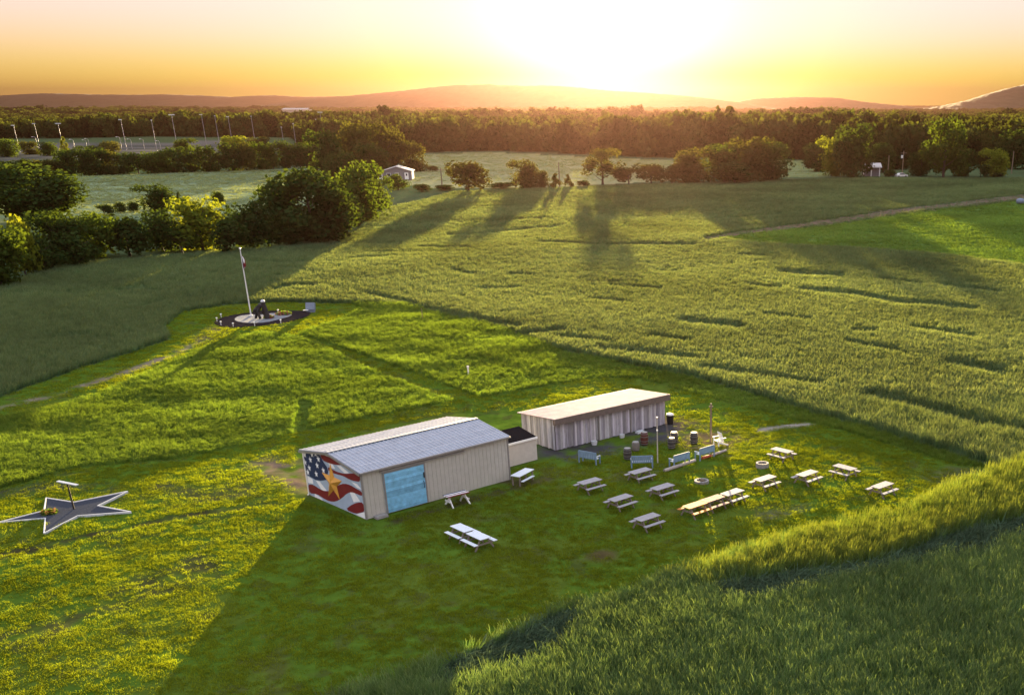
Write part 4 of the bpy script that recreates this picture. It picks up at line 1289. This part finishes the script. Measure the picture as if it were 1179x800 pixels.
# painted trestle table by the shed wall
t = thing('trestle_table', 'red white and blue painted table with splayed white legs by the shed wall', 'table', (-15.35, 67.75, 0), D(42))
b = MB()
for k, mi in enumerate((0, 1, 0, 1, 2)):
    b.m = mi; b.box(-.82, .82, -.34 + k * .136, -.21 + k * .136, .70, .735)
b.build('tabletop', [M['mred'], M['mwhite'], M['mblue']], t)
for s in (-1, 1):
    b = MB()
    b.beam((s * .62, -.55, 0), (s * .55, .12, .70), .06, .11); b.beam((s * .62 - s * .07, .55, 0), (s * .55 - s * .07, -.12, .70), .06, .11)
    b.beam((s * .66, -.40, .34), (s * .62, .40, .34), .05, .09)
    b.build('leg_frame', M['white'], t)
# small side table beside the store
t = thing('side_table', 'pale weathered table standing at the corner of shed and store', 'table', (-11.75, 72.29, 0), D(66))
b = MB()
for k in range(5): b.box(-.95, .95, -.36 + k * .145, -.222 + k * .145, .70, .74)
b.build('tabletop', M['table_white'], t)
for sx in (-1, 1):
    for sy in (-1, 1):
        b = MB(); b.box(sx * .80 - .04, sx * .80 + .04, sy * .28 - .04, sy * .28 + .04, 0, .697); b.build('leg', M['table_leg'], t)
b = MB(); b.box(-.90, .55, -.62, -.42, .38, .42); b.build('bench_seat', M['table_white'], t)

# ------------------------------------------------------------------ benches
def make_bench(label, loc, ang, seatmat, group):
    """back towards -y, seat towards +y"""
    t = thing('garden_bench', label, 'bench', loc, ang, group)
    b = MB()
    for k in range(9):
        x = -.66 + k * .15
        b.box(x, x + .125, -.03, .0, .42, .86)
    b.box(-.72, .72, -.035, .02, .862, .93); b.box(-.68, .68, .002, .03, .40, .46)
    b.build('backrest', M['bench_blue'], t)
    b = MB()
    for k in range(4): b.box(-.70, .70, .035 + k * .115, .14 + k * .115, .40, .435)
    b.build('seat', seatmat, t)
    for s in (-1, 1):
        b = MB(); b.box(s * .74 - .04, s * .74 + .04, -.05, .02, 0, .90); b.build('leg', M['bench_blue'], t)
        b = MB(); b.box(s * .74 - .04, s * .74 + .04, .42, .49, 0, .60); b.build('leg', M['bench_blue'], t)
        b = MB(); b.box(s * .74 - .05, s * .74 + .05, .022, .52, .602, .64); b.build('armrest', seatmat, t)
    return t
gb = 'blue grey garden benches facing the barn'
bn = make_bench('blue grey bench seen from behind, leftmost, angled towards the barn', (-7.70, 76.6, 0), D(-30), M['bench_seat'], gb)
dup(bn, (-3.74, 75.55, 0), D(6), 'blue grey bench seen from behind, beside the thin pale pole', gb)
dup(bn, (-.95, 76.1, 0), D(44), 'blue grey bench behind the long grey log', gb)
dup(bn, (.88, 77.9, 0), D(46), 'blue grey bench behind the timber lit red, nearest the tall wooden post', gb)
t = thing('adirondack_chair', 'white slatted garden chair on the sandy patch by the tall post', 'chair', (2.05, 81.6, 0), D(120))
b = MB()
for k in range(5): b.box(-.30 + k * .122, -.19 + k * .122, -.02, .02, .30, 1.02, rot=(-.32, 0, 0), piv=(0, 0, .3))
b.build('backrest', M['white'], t)
b = MB()
for k in range(5): b.box(-.30, .31, .02 + k * .105, .115 + k * .105, .31 + k * .012, .34 + k * .012)
b.build('seat', M['white'], t)
for s in (-1, 1):
    b = MB(); b.box(s * .36 - .035, s * .36 + .035, .46, .54, 0, .58); b.build('leg', M['white'], t)
    b = MB(); b.beam((s * .36, .44, .30), (s * .36, -.35, .02), .05, .10); b.build('leg', M['white'], t)
    b = MB(); b.box(s * .38 - .07, s * .38 + .07, -.12, .60, .585, .615); b.build('armrest', M['white'], t)

# ------------------------------------------------------------------ barrels and drums
def make_barrel(label, pos, h, r, body, group='barrels standing by the barn'):
    t = thing('barrel', label, 'barrel', pos, 0, group)
    b = MB(); b.lathe([(r * .84, 0), (r * .95, h * .2), (r, h * .5), (r * .95, h * .8), (r * .84, h)], 18); b.build('body', body, t, smooth=True)
    for z in (.12, .33, .67, .88):
        rr = r * (1 - .16 * (abs(z - .5) / .5) ** 1.6) + .012
        b = MB(); b.lathe([(rr, h * z - .025), (rr + .006, h * z), (rr, h * z + .025)], 18); b.build('hoop', M['hoop'], t)
    b = MB(); b.lathe([(r * .80, 0), (r * .80, .02)], 18, zc=h + .002); b.build('lid', M['lid'], t)
    return t
for u, v, h, r, m_, lab in [(722.6, 528.5, .82, .30, 'barrel', 'dark barrel beside the bench nearest the camera side of the yard'),
                            (732, 518.5, .66, .29, 'barrel_pale', 'short pale grey barrel between a dark barrel and a rusty drum'),
                            (742, 512, .98, .30, 'barrel_red', 'tall dark red rusty drum in front of the barn'),
                            (773.2, 516, .80, .29, 'barrel', 'dark barrel in front of its twin, centre of the yard'),
                            (776.2, 509.5, .82, .30, 'barrel', 'dark barrel with orange lit lid just behind its twin'),
                            (799, 510.5, .86, .30, 'barrel', 'dark barrel standing apart, left of the tall wooden post')]:
    make_barrel(lab, G(u, v), h, r, M[m_])
def bucket(label, P, r, h, m_):
    t = thing('bucket', label, 'bucket', P)
    b = MB(); b.lathe([(r * .8, 0), (r, h), (r * .92, h), (r * .74, .03)], 14); b.build('body', m_, t)
    b = MB(); b.tube([(-r, 0, h * .95), (-r * .6, -r * .5, h * .8), (0, -r * .75, h * .75), (r * .6, -r * .5, h * .8), (r, 0, h * .95)], [.012] * 5, 5); b.build('handle', M['hoop'], t)
bucket('pale bucket at the foot of the barn by the first dark seam', G(684.3, 512), .24, .30, M['bench_seat'])
bucket('pale bucket at the foot of the barn by the second dark seam', G(716.2, 504), .22, .28, M['bench_seat'])
b = MB(); b.box(-.35, .35, -.2, .2, 0, .12); b.box(-.30, .30, -.16, .16, .122, .20)
tag(b.build('crate', M['bench_seat'], loc=G(737, 498.5), rotz=.7), 'flat pale crate on the dark gravel behind the rusty drum', 'crate')
t = thing('rubbish_bin', 'black bin with a white bag at the right corner of the barn', 'bin', G(771.5, 488))
b = MB(); b.lathe([(.24, 0), (.30, .7), (.31, .75)], 14); b.build('body', M['black_metal'], t)
b = MB(); b.lathe([(.30, .752), (.28, .83), (.10, .90)], 12); b.build('bag', M['white'], t)

# ------------------------------------------------------------------ poles, logs, fire rings
t = thing('light_pole', 'thin pale pole beside the bench, holding a small lamp', 'pole', G(757.2, 532.7))
b = MB(); b.tube([(0, 0, 0), (0, 0, 3.3)], [.045, .035], 8); b.build('shaft', M['pole_pale'], t)
b = MB(); b.lathe([(.03, 0), (.07, .04), (.05, .12)], 8, c=(.0, -.09), zc=2.35); b.build('lamp', M['white'], t)
b = MB(); b.lathe([(.05, 0), (.05, .05)], 8, zc=3.302); b.build('cap', M['white'], t)
t = thing('wooden_post', 'tall brown timber post near the white garden chair', 'post', G(818.4, 509))
b = MB(); b.tube([(0, 0, 0), (0, 0, 3.0)], [.085, .07], 8); b.build('shaft', M['pole_wood'], t)
b = MB(); b.beam((-.16, 0, 2.75), (.16, 0, 2.75), .05, .08); b.build('crossbar', M['pole_wood'], t)
def log(label, a, c, r, m_):
    A, Bp = G(*a), G(*c)
    mid = (A + Bp) / 2; dlt = (Bp - A) / 2
    b = MB(); b.tube([-dlt, -dlt * .3 + Vector((0, 0, .006)), dlt * .4, dlt], [r, r * 1.03, r * .96, r * .92], 9)
    tag(b.build('log', m_, loc=mid + Vector((0, 0, r * .95))), label, 'log', 'timbers edging the yard')
log('long grey log lying in front of the bench pair', (765, 543.5), (800.5, 531.5), .12, M['log'])
log('short timber lit red between the long grey log and the thin one', (808.7, 528.6), (818, 526), .11, M['log_red_lit'])
log('thin grey log nearest the white garden chair', (819.7, 525.3), (836, 519.6), .10, M['log'])
def fire_ring(label, P, r, h):
    t = thing('fire_ring', label, 'fire pit', P, 0, 'stone fire rings')
    b = MB(); n = 14
    for course in range(2):
        for k in range(n):
            a0 = 2 * math.pi * (k + .04 + .5 * course) / n; a1 = 2 * math.pi * (k + .96 + .5 * course) / n
            q = []
            z0, z1 = course * h / 2, (course + 1) * h / 2 - .006
            for z in (z0, z1):
                q += [(math.cos(a0) * r * .72, math.sin(a0) * r * .72, z), (math.cos(a0) * r, math.sin(a0) * r, z), (math.cos(a1) * r, math.sin(a1) * r, z), (math.cos(a1) * r * .72, math.sin(a1) * r * .72, z)]
            b.hexa([Vector(w) for w in q])
    b.build('stone_ring', M['stone'], t)
    b = MB(); b.lathe([(r * .70, 0), (r * .66, .05), (r * .3, .09)], 14); b.build('ash_bed', M['ash'], t)
    b = MB()
    for k in range(3):
        a = k * 1.1
        b.tube([(-math.cos(a) * r * .5, -math.sin(a) * r * .5, .11 + .05 * k), (math.cos(a) * r * .5, math.sin(a) * r * .5, .15 + .05 * k)], [.045, .04], 6)
    b.build('firewood', M['pole_wood'], t)
fire_ring('lower round stone fire ring in the shade behind the row of three tables', G(807.8, 556), .50, .22)
fire_ring('upper round stone fire ring on sunlit grass behind a picnic table', G(877.6, 538), .46, .36)

# ------------------------------------------------------------------ star bed
star = thing('star_bed', 'large flat star of dark chippings edged with white boards on the lawn', 'star bed', G(83, 590))
o0 = star.location
pts = [G(*q) - o0 for q in STAR_PX]
from mathutils.geometry import tessellate_polygon
b = MB()
for tri in tessellate_polygon([[Vector((q.x, q.y, 0)) for q in pts]]):
    b0 = len(b.v); b.v += [(pts[i].x, pts[i].y, .075) for i in tri]; b.face([b0, b0 + 1, b0 + 2])
b.build('slate_bed', M['slate'], star)
for i in range(10):
    p0, p1 = pts[i], pts[(i + 1) % 10]
    b = MB(); b.beam((p0.x, p0.y, .05), (p1.x, p1.y, .05 + .002 * (i % 2)), .065, .16); b.build('edge_board', M['bench_seat'], star)
P = G(85.5, 587)
t = thing('lamp_post', 'dark post with a flat white crosspiece standing in the star bed', 'post', P)
b = MB(); b.tube([(0, 0, 0), (-.02, 0, 1.75)], [.06, .05], 8); b.build('shaft', M['dark'], t)
b = MB(); b.box(-.80, .80, -.11, .11, 1.77, 1.82, rot=(0, .05, D(-20)), piv=(0, 0, 1.8)); b.build('crosspiece', M['bench_seat'], t)
def flower_clump(name, label, P, r, h, n, leafm, flow, seed):
    q = random.Random(seed); t = thing(name, label, 'flowers', P)
    for part, m_, k, z0 in (('leaves', leafm, n, 0), ('blossoms', flow, n // 2, .3)):
        V, F = [], []
        for i in range(k):
            a = q.random() * 6.283; rr = r * q.random() ** .5; z = h * (z0 + (1 - z0) * q.random()) * (1.1 - rr / r * .5); s = .07 + .05 * q.random()
            c = Vector((rr * math.cos(a), rr * math.sin(a), z)); d1 = Vector((q.uniform(-1, 1), q.uniform(-1, 1), q.uniform(-.4, .6))).normalized() * s
            d2 = d1.cross(Vector((q.uniform(-1, 1), q.uniform(-1, 1), 1))).normalized() * s
            b0 = len(V); V += [tuple(c - d1), tuple(c - d2), tuple(c + d1), tuple(c + d2)]; F.append((b0, b0 + 1, b0 + 2, b0 + 3))
        o = np_mesh(part, np.array(V), np.array(F), m_, np.ones((len(V), 4)) * .4); o.parent = t
flower_clump('flower_clump', 'clump of golden flowers at the left point of the star bed', G(57, 592) + Vector((0, 0, .06)), .48, .32, 130, MEADOW, M['gold'], 4)

# ------------------------------------------------------------------ flag memorial
def flat_bed(name, px, z, m_, label, cat):
    P0 = G(*px[0]); cen = sum((G(*q) for q in px), Vector()) / len(px)
    pp = [G(*q) - cen for q in px]
    sm = []
    for i in range(len(pp)):
        a, c = pp[i], pp[(i + 1) % len(pp)]
        sm += [a * .75 + c * .25, a * .25 + c * .75]
    b = MB(); b.prism([(q.x, q.y, 0) for q in sm], (0, 0, z))
    return tag(b.build(name, m_, loc=cen), label, cat)
GRAVEL_PX = [(269, 368.5), (275.6, 371.6), (290, 372.6), (306.5, 371.9), (323, 368), (336.8, 363.8), (333.8, 361.5), (316, 360.7), (301.8, 363.2), (287.5, 362.7), (274.5, 364.4)]
flat_bed('mulch_bed', MULCH_PX, .06, M['mulch'], 'dark mulch bed round the flagpole on the mown circle', 'garden bed')
flat_bed('gravel_pad', GRAVEL_PX, .085, M['gravel'], 'pale gravel pad inside the dark mulch bed at the flagpole', 'gravel pad')
t = thing('flagpole', 'tall white flagpole with a limp furled flag near its top', 'flagpole', G(289.3, 364.5))
b = MB(); b.tube([(0, 0, 0), (0, 0, 3), (0, 0, 7.8)], [.085, .075, .05], 10); b.build('shaft', M['alu'], t)
b = MB(); b.lathe([(.02, 0), (.11, .05), (.13, .12), (.10, .19), (.02, .23)], 12, zc=7.8); b.build('finial', M['alu'], t)
b = MB(); b.lathe([(.22, 0), (.2, .12), (.10, .18)], 12, zc=.09); b.build('base_collar', M['alu'], t)
b = MB(); r_ = random.Random(2)
for k, mi in enumerate((2, 2, 0, 1, 0, 1, 0)):   # drooping folds: blue, red, white
    b.m = mi; x = .06 + .045 * k
    b.tube([(x * .5, .0, 7.05), (x, .03 * (-1) ** k, 6.6), (x * 1.05, -.03 * (-1) ** k, 6.0), (x * .8, 0, 5.45 + .05 * k)], [.03, .055, .06, .015], 6)
b.build('flag', [M['mred'], M['mwhite'], M['mblue']], t)
# black monument: upright slab with a pale rounded top, lower lattice seat beside it
t = thing('monument', 'black metal monument with a pale rounded top beside the flagpole', 'monument', G(303, 367.5) + Vector((0, 0, .08)))
b = MB(); b.tube([(.62, -.1, 0), (.52, -.05, .6), (.38, 0, 1.3), (.28, 0, 1.9)], [.34, .31, .29, .24], 8); b.build('upright', M['black_metal'], t)
b = MB(); b.lathe([(.10, 0), (.24, .06), (.26, .18), (.18, .30), (.03, .36)], 12, c=(.28, 0), zc=1.86); b.build('rounded_top', M['bench_seat'], t)
b = MB()
b.tube([(.40, 0, 1.5), (-.1, .05, 1.55), (-.7, .05, 1.05), (-1.05, .05, .75)], [.26, .28, .24, .14], 8)
b.tube([(-.15, .05, 1.45), (-.45, -.15, .8), (-.25, -.2, 0)], [.22, .18, .16], 8)
b.tube([(-.65, .05, 1.05), (-.75, .2, .5), (-.95, .2, 0)], [.20, .16, .16], 8)
b.tube([(.2, .1, 1.3), (.0, .3, .6), (.3, .3, 0)], [.14, .12, .12], 8)
b.tube([(-.4, -.15, .8), (.3, -.1, .95)], [.08, .08], 6); b.tube([(-.75, .2, .5), (.0, .3, .6)], [.07, .07], 6)
b.build('frame', M['black_metal'], t)
flower_clump('flower_clump', 'red flowers at the foot of the black monument', G(310, 367) + Vector((0, 0, .09)), .60, .40, 150, MEADOW, M['red_flower'], 8)
flower_clump('flower_clump', 'red and white flowers along the right rim of the gravel pad', G(327, 362.6) + Vector((0, 0, .09)), 1.0, .38, 220, MEADOW, M['red_flower'], 9)
t = thing('plaque_stand', 'blue grey plaque stand with a white plate at the right tip of the mulch bed', 'plaque', G(358, 359.5))
b = MB(); b.box(-.55, .55, -.22, .22, .25, 1.15, rot=(-.35, 0, 0), piv=(0, 0, .3)); b.build('panel', M['blue_grey'], t)
b = MB(); b.box(-.50, .50, -.16, .24, 0, .24); b.build('base', M['blue_grey'], t)
b = MB(); b.box(-.75, -.15, -.62, -.32, .30, .36); b.build('plate', M['white'], t)
def garden_light(label, P):
    t = thing('garden_light', label, 'garden light', P, 0, 'white garden lights round the mulch bed')
    b = MB(); b.tube([(0, 0, 0), (0, 0, .32)], [.04, .04], 8); b.build('stake', M['white'], t)
    b = MB(); b.lathe([(.06, 0), (.11, .04), (.10, .11), (.04, .15)], 10, zc=.32); b.build('lamp_head', M['white'], t)
for (u, v), lab in zip([(254.9, 366), (250.1, 370.5), (254.7, 374.8), (268.8, 376.7), (293.5, 375.8), (323.6, 372.8), (320.5, 361.2)],
                       ['white garden light at the rear left of the mulch bed', 'white garden light at the far left tip of the mulch bed', 'white garden light at the front left of the mulch bed',
                        'white garden light at the front of the mulch bed, left of the flagpole', 'white garden light at the front of the mulch bed, below the flagpole', 'white garden light at the front right of the mulch bed',
                        'small white garden light behind the gravel pad by the red flowers']):
    garden_light(lab, G(u, v) + Vector((0, 0, .05)))

# ------------------------------------------------------------------ stray markers in the meadow
b = MB(); b.box(-.06, .06, -.04, .04, 0, .75); b.box(-.10, .10, -.05, .05, .752, .9)
tag(b.build('marker_post', M['white'], loc=G(539.5, 432)), 'short white marker post in the meadow above the shed', 'post')
b = MB(); b.tube([(0, 0, 0), (.03, 0, 1.3)], [.05, .04], 7); b.lathe([(.06, 0), (.07, .06), (.02, .1)], 7, zc=1.3)
tag(b.build('stake', M['pole_wood'], loc=G(486.5, 369)), 'thin dark stake at the cut edge of the tall grass', 'stake')

# ------------------------------------------------------------------ far things
def utility_pole(u, vb, vt, label, transformer=False, arms=True):
    P = G(u, vb); h = height_at(P.y, vt)
    t = thing('utility_pole', label, 'utility pole', P)
    b = MB(); b.tube([(0, 0, 0), (0, 0, h)], [.20, .14], 8); b.build('shaft', M['pole_wood'], t)
    if arms:
        b = MB(); b.beam((-1.1, -.2, h - .7), (1.1, -.2, h - .7), .14, .16); b.build('crossarm', M['pole_wood'], t)
    if transformer:
        b = MB(); b.lathe([(.30, 0), (.36, .1), (.36, .9), (.28, 1.0)], 10, c=(-.5, -.2), zc=h - 2.4); b.build('transformer', M['white'], t)
utility_pole(509.5, 219, 193, 'dark utility pole right of the grey house at the field edge')
utility_pole(644.5, 216, 187, 'thin dark pole between two pointed little trees at the field edge', arms=False)
utility_pole(1038.5, 203, 174, 'utility pole with a white transformer in front of the right trees', True)
utility_pole(1022, 203, 179, 'bare utility pole right of the white porch building', arms=False)
utility_pole(1164.5, 200, 174, 'thin pole before the dark trees at the right edge', arms=False)

hs = thing('house', 'small grey house with white trim at the edge of the trees', 'house', G(457.5, 207), .12)
b = MB(); hw = 5.0
b.box(-hw, hw, 0, 7, 0, 2.7); b.prism([(-hw, 0, 2.7), (hw, 0, 2.7), (0, 0, 4.1)], (0, 7, 0)); b.build('wall', M['house_wall'], hs)
for s in (-1, 1):
    b = MB(); b.prism([(s * (hw + .4), -.35, 2.62), (0, -.35, 4.16), (0, -.35, 4.34), (s * (hw + .4), -.35, 2.80)], (0, 7.7, 0)); b.build('roof', M['house_roof'], hs)
    b = MB(); b.beam((s * (hw + .4), -.42, 2.70), (s * .05, -.42, 4.24), .1, .24); b.build('barge_board', M['white'], hs)
    b = MB(); b.box(s * hw - .12, s * hw + .12, -.06, .1, 0, 2.6); b.build('corner_board', M['white'], hs)
dd = MB(); dd.box(2.6, 3.9, -.08, -.01, .05, 2.2); dq = dd.build('door', M['white'], hs)
b = MB(); b.box(3.0, 3.5, -.11, -.083, 1.2, 1.9); b.build('pane', M['glass'], dq)
for x in (-3.4, -.6):
    f_ = MB(); f_.box(x, x + 1.3, -.07, -.01, 1.0, 2.1); w_ = f_.build('window', M['white'], hs)
    b = MB(); b.box(x + .12, x + 1.18, -.10, -.073, 1.1, 2.0); b.build('pane', M['glass'], w_)
b = MB(); b.box(-7.5, -5.1, -.5, 3, .3, .5); b.box(-7.4, -7.2, -.4, -.2, 0, .3); b.box(-5.5, -5.3, -.4, -.2, 0, .3); b.box(-7.5, -7.4, -.5, 3, .5, 1.2); b.build('porch', M['white'], hs)

pc = thing('porch_building', 'small white framed porch building under the dark right hand trees', 'building', G(1003.5, 204.5), -.05)
b = MB(); b.box(-3.2, 3.0, 1.2, 4.5, 0, 3.4); b.build('wall', M['house_wall'], pc)
for x in (-3.0, -.2, 2.7):
    b = MB(); b.box(x - .16, x + .16, -.1, .2, 0, 3.4); b.build('post', M['white'], pc)
b = MB(); b.prism([(-3.6, -.5, 3.4), (3.4, -.5, 3.4), (3.4, 5, 4.4), (-3.6, 5, 4.4)], (0, 0, .16)); b.build('roof', M['house_roof'], pc)
b = MB(); b.box(-3.6, 3.4, -.62, -.504, 3.25, 3.6); b.build('fascia_board', M['white'], pc)

def car(u, v, label, body, ang=0.0):
    t = thing('parked_car', label, 'car', G(u, v), ang)
    b = MB()
    prof = [(-2.2, .35), (-2.2, .85), (-1.5, .95), (-1.0, 1.42), (.7, 1.45), (1.3, .98), (2.15, .82), (2.2, .35)]
    b.prism([(x, -.85, z) for x, z in prof], (0, 1.7, 0)); b.build('body', body, t)
    for x in (-1.35, 1.35):
        for s in (-1, 1):
            b = MB(); b.tube([(x, s * .75, .33), (x, s * .95, .33)], [.33, .33], 12); b.build('wheel', M['black_metal'], t)
    b = MB(); b.prism([(-.95, -.88, 1.0), (1.1, -.88, 1.0), (.65, -.88, 1.38), (-.85, -.88, 1.38)], (0, .025, 0)); b.build('side_window', M['glass'], t)
    return t
car(1037.5, 204.5, 'white car at the foot of the pole with the transformer', M['car_white'], .3)
b = MB(); b.lathe([(.5, 0), (.95, .12), (1.1, .5), (1.05, .9), (.7, 1.2), (.2, 1.3)], 16)  # low rounded grey shape, object not identified
tag(b.build('rounded_lump', M['blue_grey'], smooth=True, loc=G(1174.5, 234.5)), 'grey rounded bale at the right end of the field track', 'lump')
car(1027.5, 204.2, 'grey low car between the two right hand poles', M['steel'], .1)

# fence beside the field track
F0, F1 = G(1000, 251), G(1195, 227.5)
fn = thing('wire_fence', 'thin post and wire fence beside the field track on the right', 'fence', F0)
d = F1 - F0; nP = 18
for k in range(nP):
    q = d * (k / (nP - 1))
    b = MB(); b.tube([(q.x, q.y, 0), (q.x, q.y, 1.35)], [.07, .06], 6); b.build('post', M['pole_wood'], fn)
b = MB()
for z in (.5, .85, 1.2): b.tube([(0, 0, z), (d.x, d.y, z)], [.012, .012], 4)
b.build('wire', M['steel'], fn)

# sports ground lamps
lg = 'lamp masts of the yard behind the left hedge'
masts = [(23, 176, 145, 1), (46, 171, 143, 1), (73, 171, 143, 2), (146, 173, 138.5, 1), (181, 174, 139, 0), (205, 174, 133, 2), (238, 168, 132.5, 1), (253, 168, 134, 0), (268, 168, 135, 1),
         (294, 166, 134.5, 0), (327, 168, 147, 0), (341, 168, 143, 0), (373, 165, 130, 2), (367, 165, 138, 0)]
for i, (u, vb, vt, kind) in enumerate(masts):
    P = G(u, vb); h = height_at(P.y, vt); lab = f'tall thin pale lamp mast, {ORD[i]} from the left behind the hedge of the pale field'
    t = thing('lamp_mast', lab, 'lamp mast', P, 0, lg)
    b = MB(); b.tube([(0, 0, 0), (0, 0, h)], [.20, .13], 8); b.build('shaft', M['steel'], t)
    b = MB()
    if kind == 2: b.box(-1.6, 1.6, -.2, .2, h, h + .5)
    elif kind == 1: b.box(-1.3, .5, -.2, .2, h, h + .4)
    else: b.box(-.4, .4, -.2, .2, h, h + .35)
    b.build('lamp_head', M['bench_seat'], t)
shorts = [(12, 176, 161), (87, 176, 161), (101, 173, 161.5), (103.5, 171, 160), (140.5, 173, 158), (152.5, 172, 160.5), (166.5, 172, 160.5), (185.5, 174, 162.5), (213, 174, 162), (44.5, 175, 158)]
for i, (u, vb, vt) in enumerate(sorted(shorts)):
    P = G(u, vb); h = height_at(P.y, vt)
    t = thing('street_lamp', f'short street lamp with a bent arm, {ORD[i]} from the left beside the yard', 'street lamp', P, 0, 'short street lamps by the yard')
    b = MB(); b.tube([(0, 0, 0), (0, 0, h - .4), (-.4, 0, h), (-1.2, 0, h + .1)], [.17, .14, .12, .10], 8); b.build('shaft', M['steel'], t)
    b = MB(); b.box(-2.0, -1.2, -.2, .2, h - .02, h + .18); b.build('lamp_head', M['white'], t)
# low bright hall far out in front of the left hills
hl = thing('distant_hall', 'low pale hall far out before the left hills, catching light', 'building', (-870, 2650, 4), 0)
b = MB(); b.box(-30, 22, 0, 40, -10, 9); b.box(26, 40, 0, 40, -10, 6.5); b.build('wall', M['white_wall'], hl)
b = MB(); b.prism([(-32, -2, 9.1), (24, -2, 9.1), (24, 20, 12), (-32, 20, 12)], (0, 0, .4)); b.build('roof', M['house_roof'], hl)
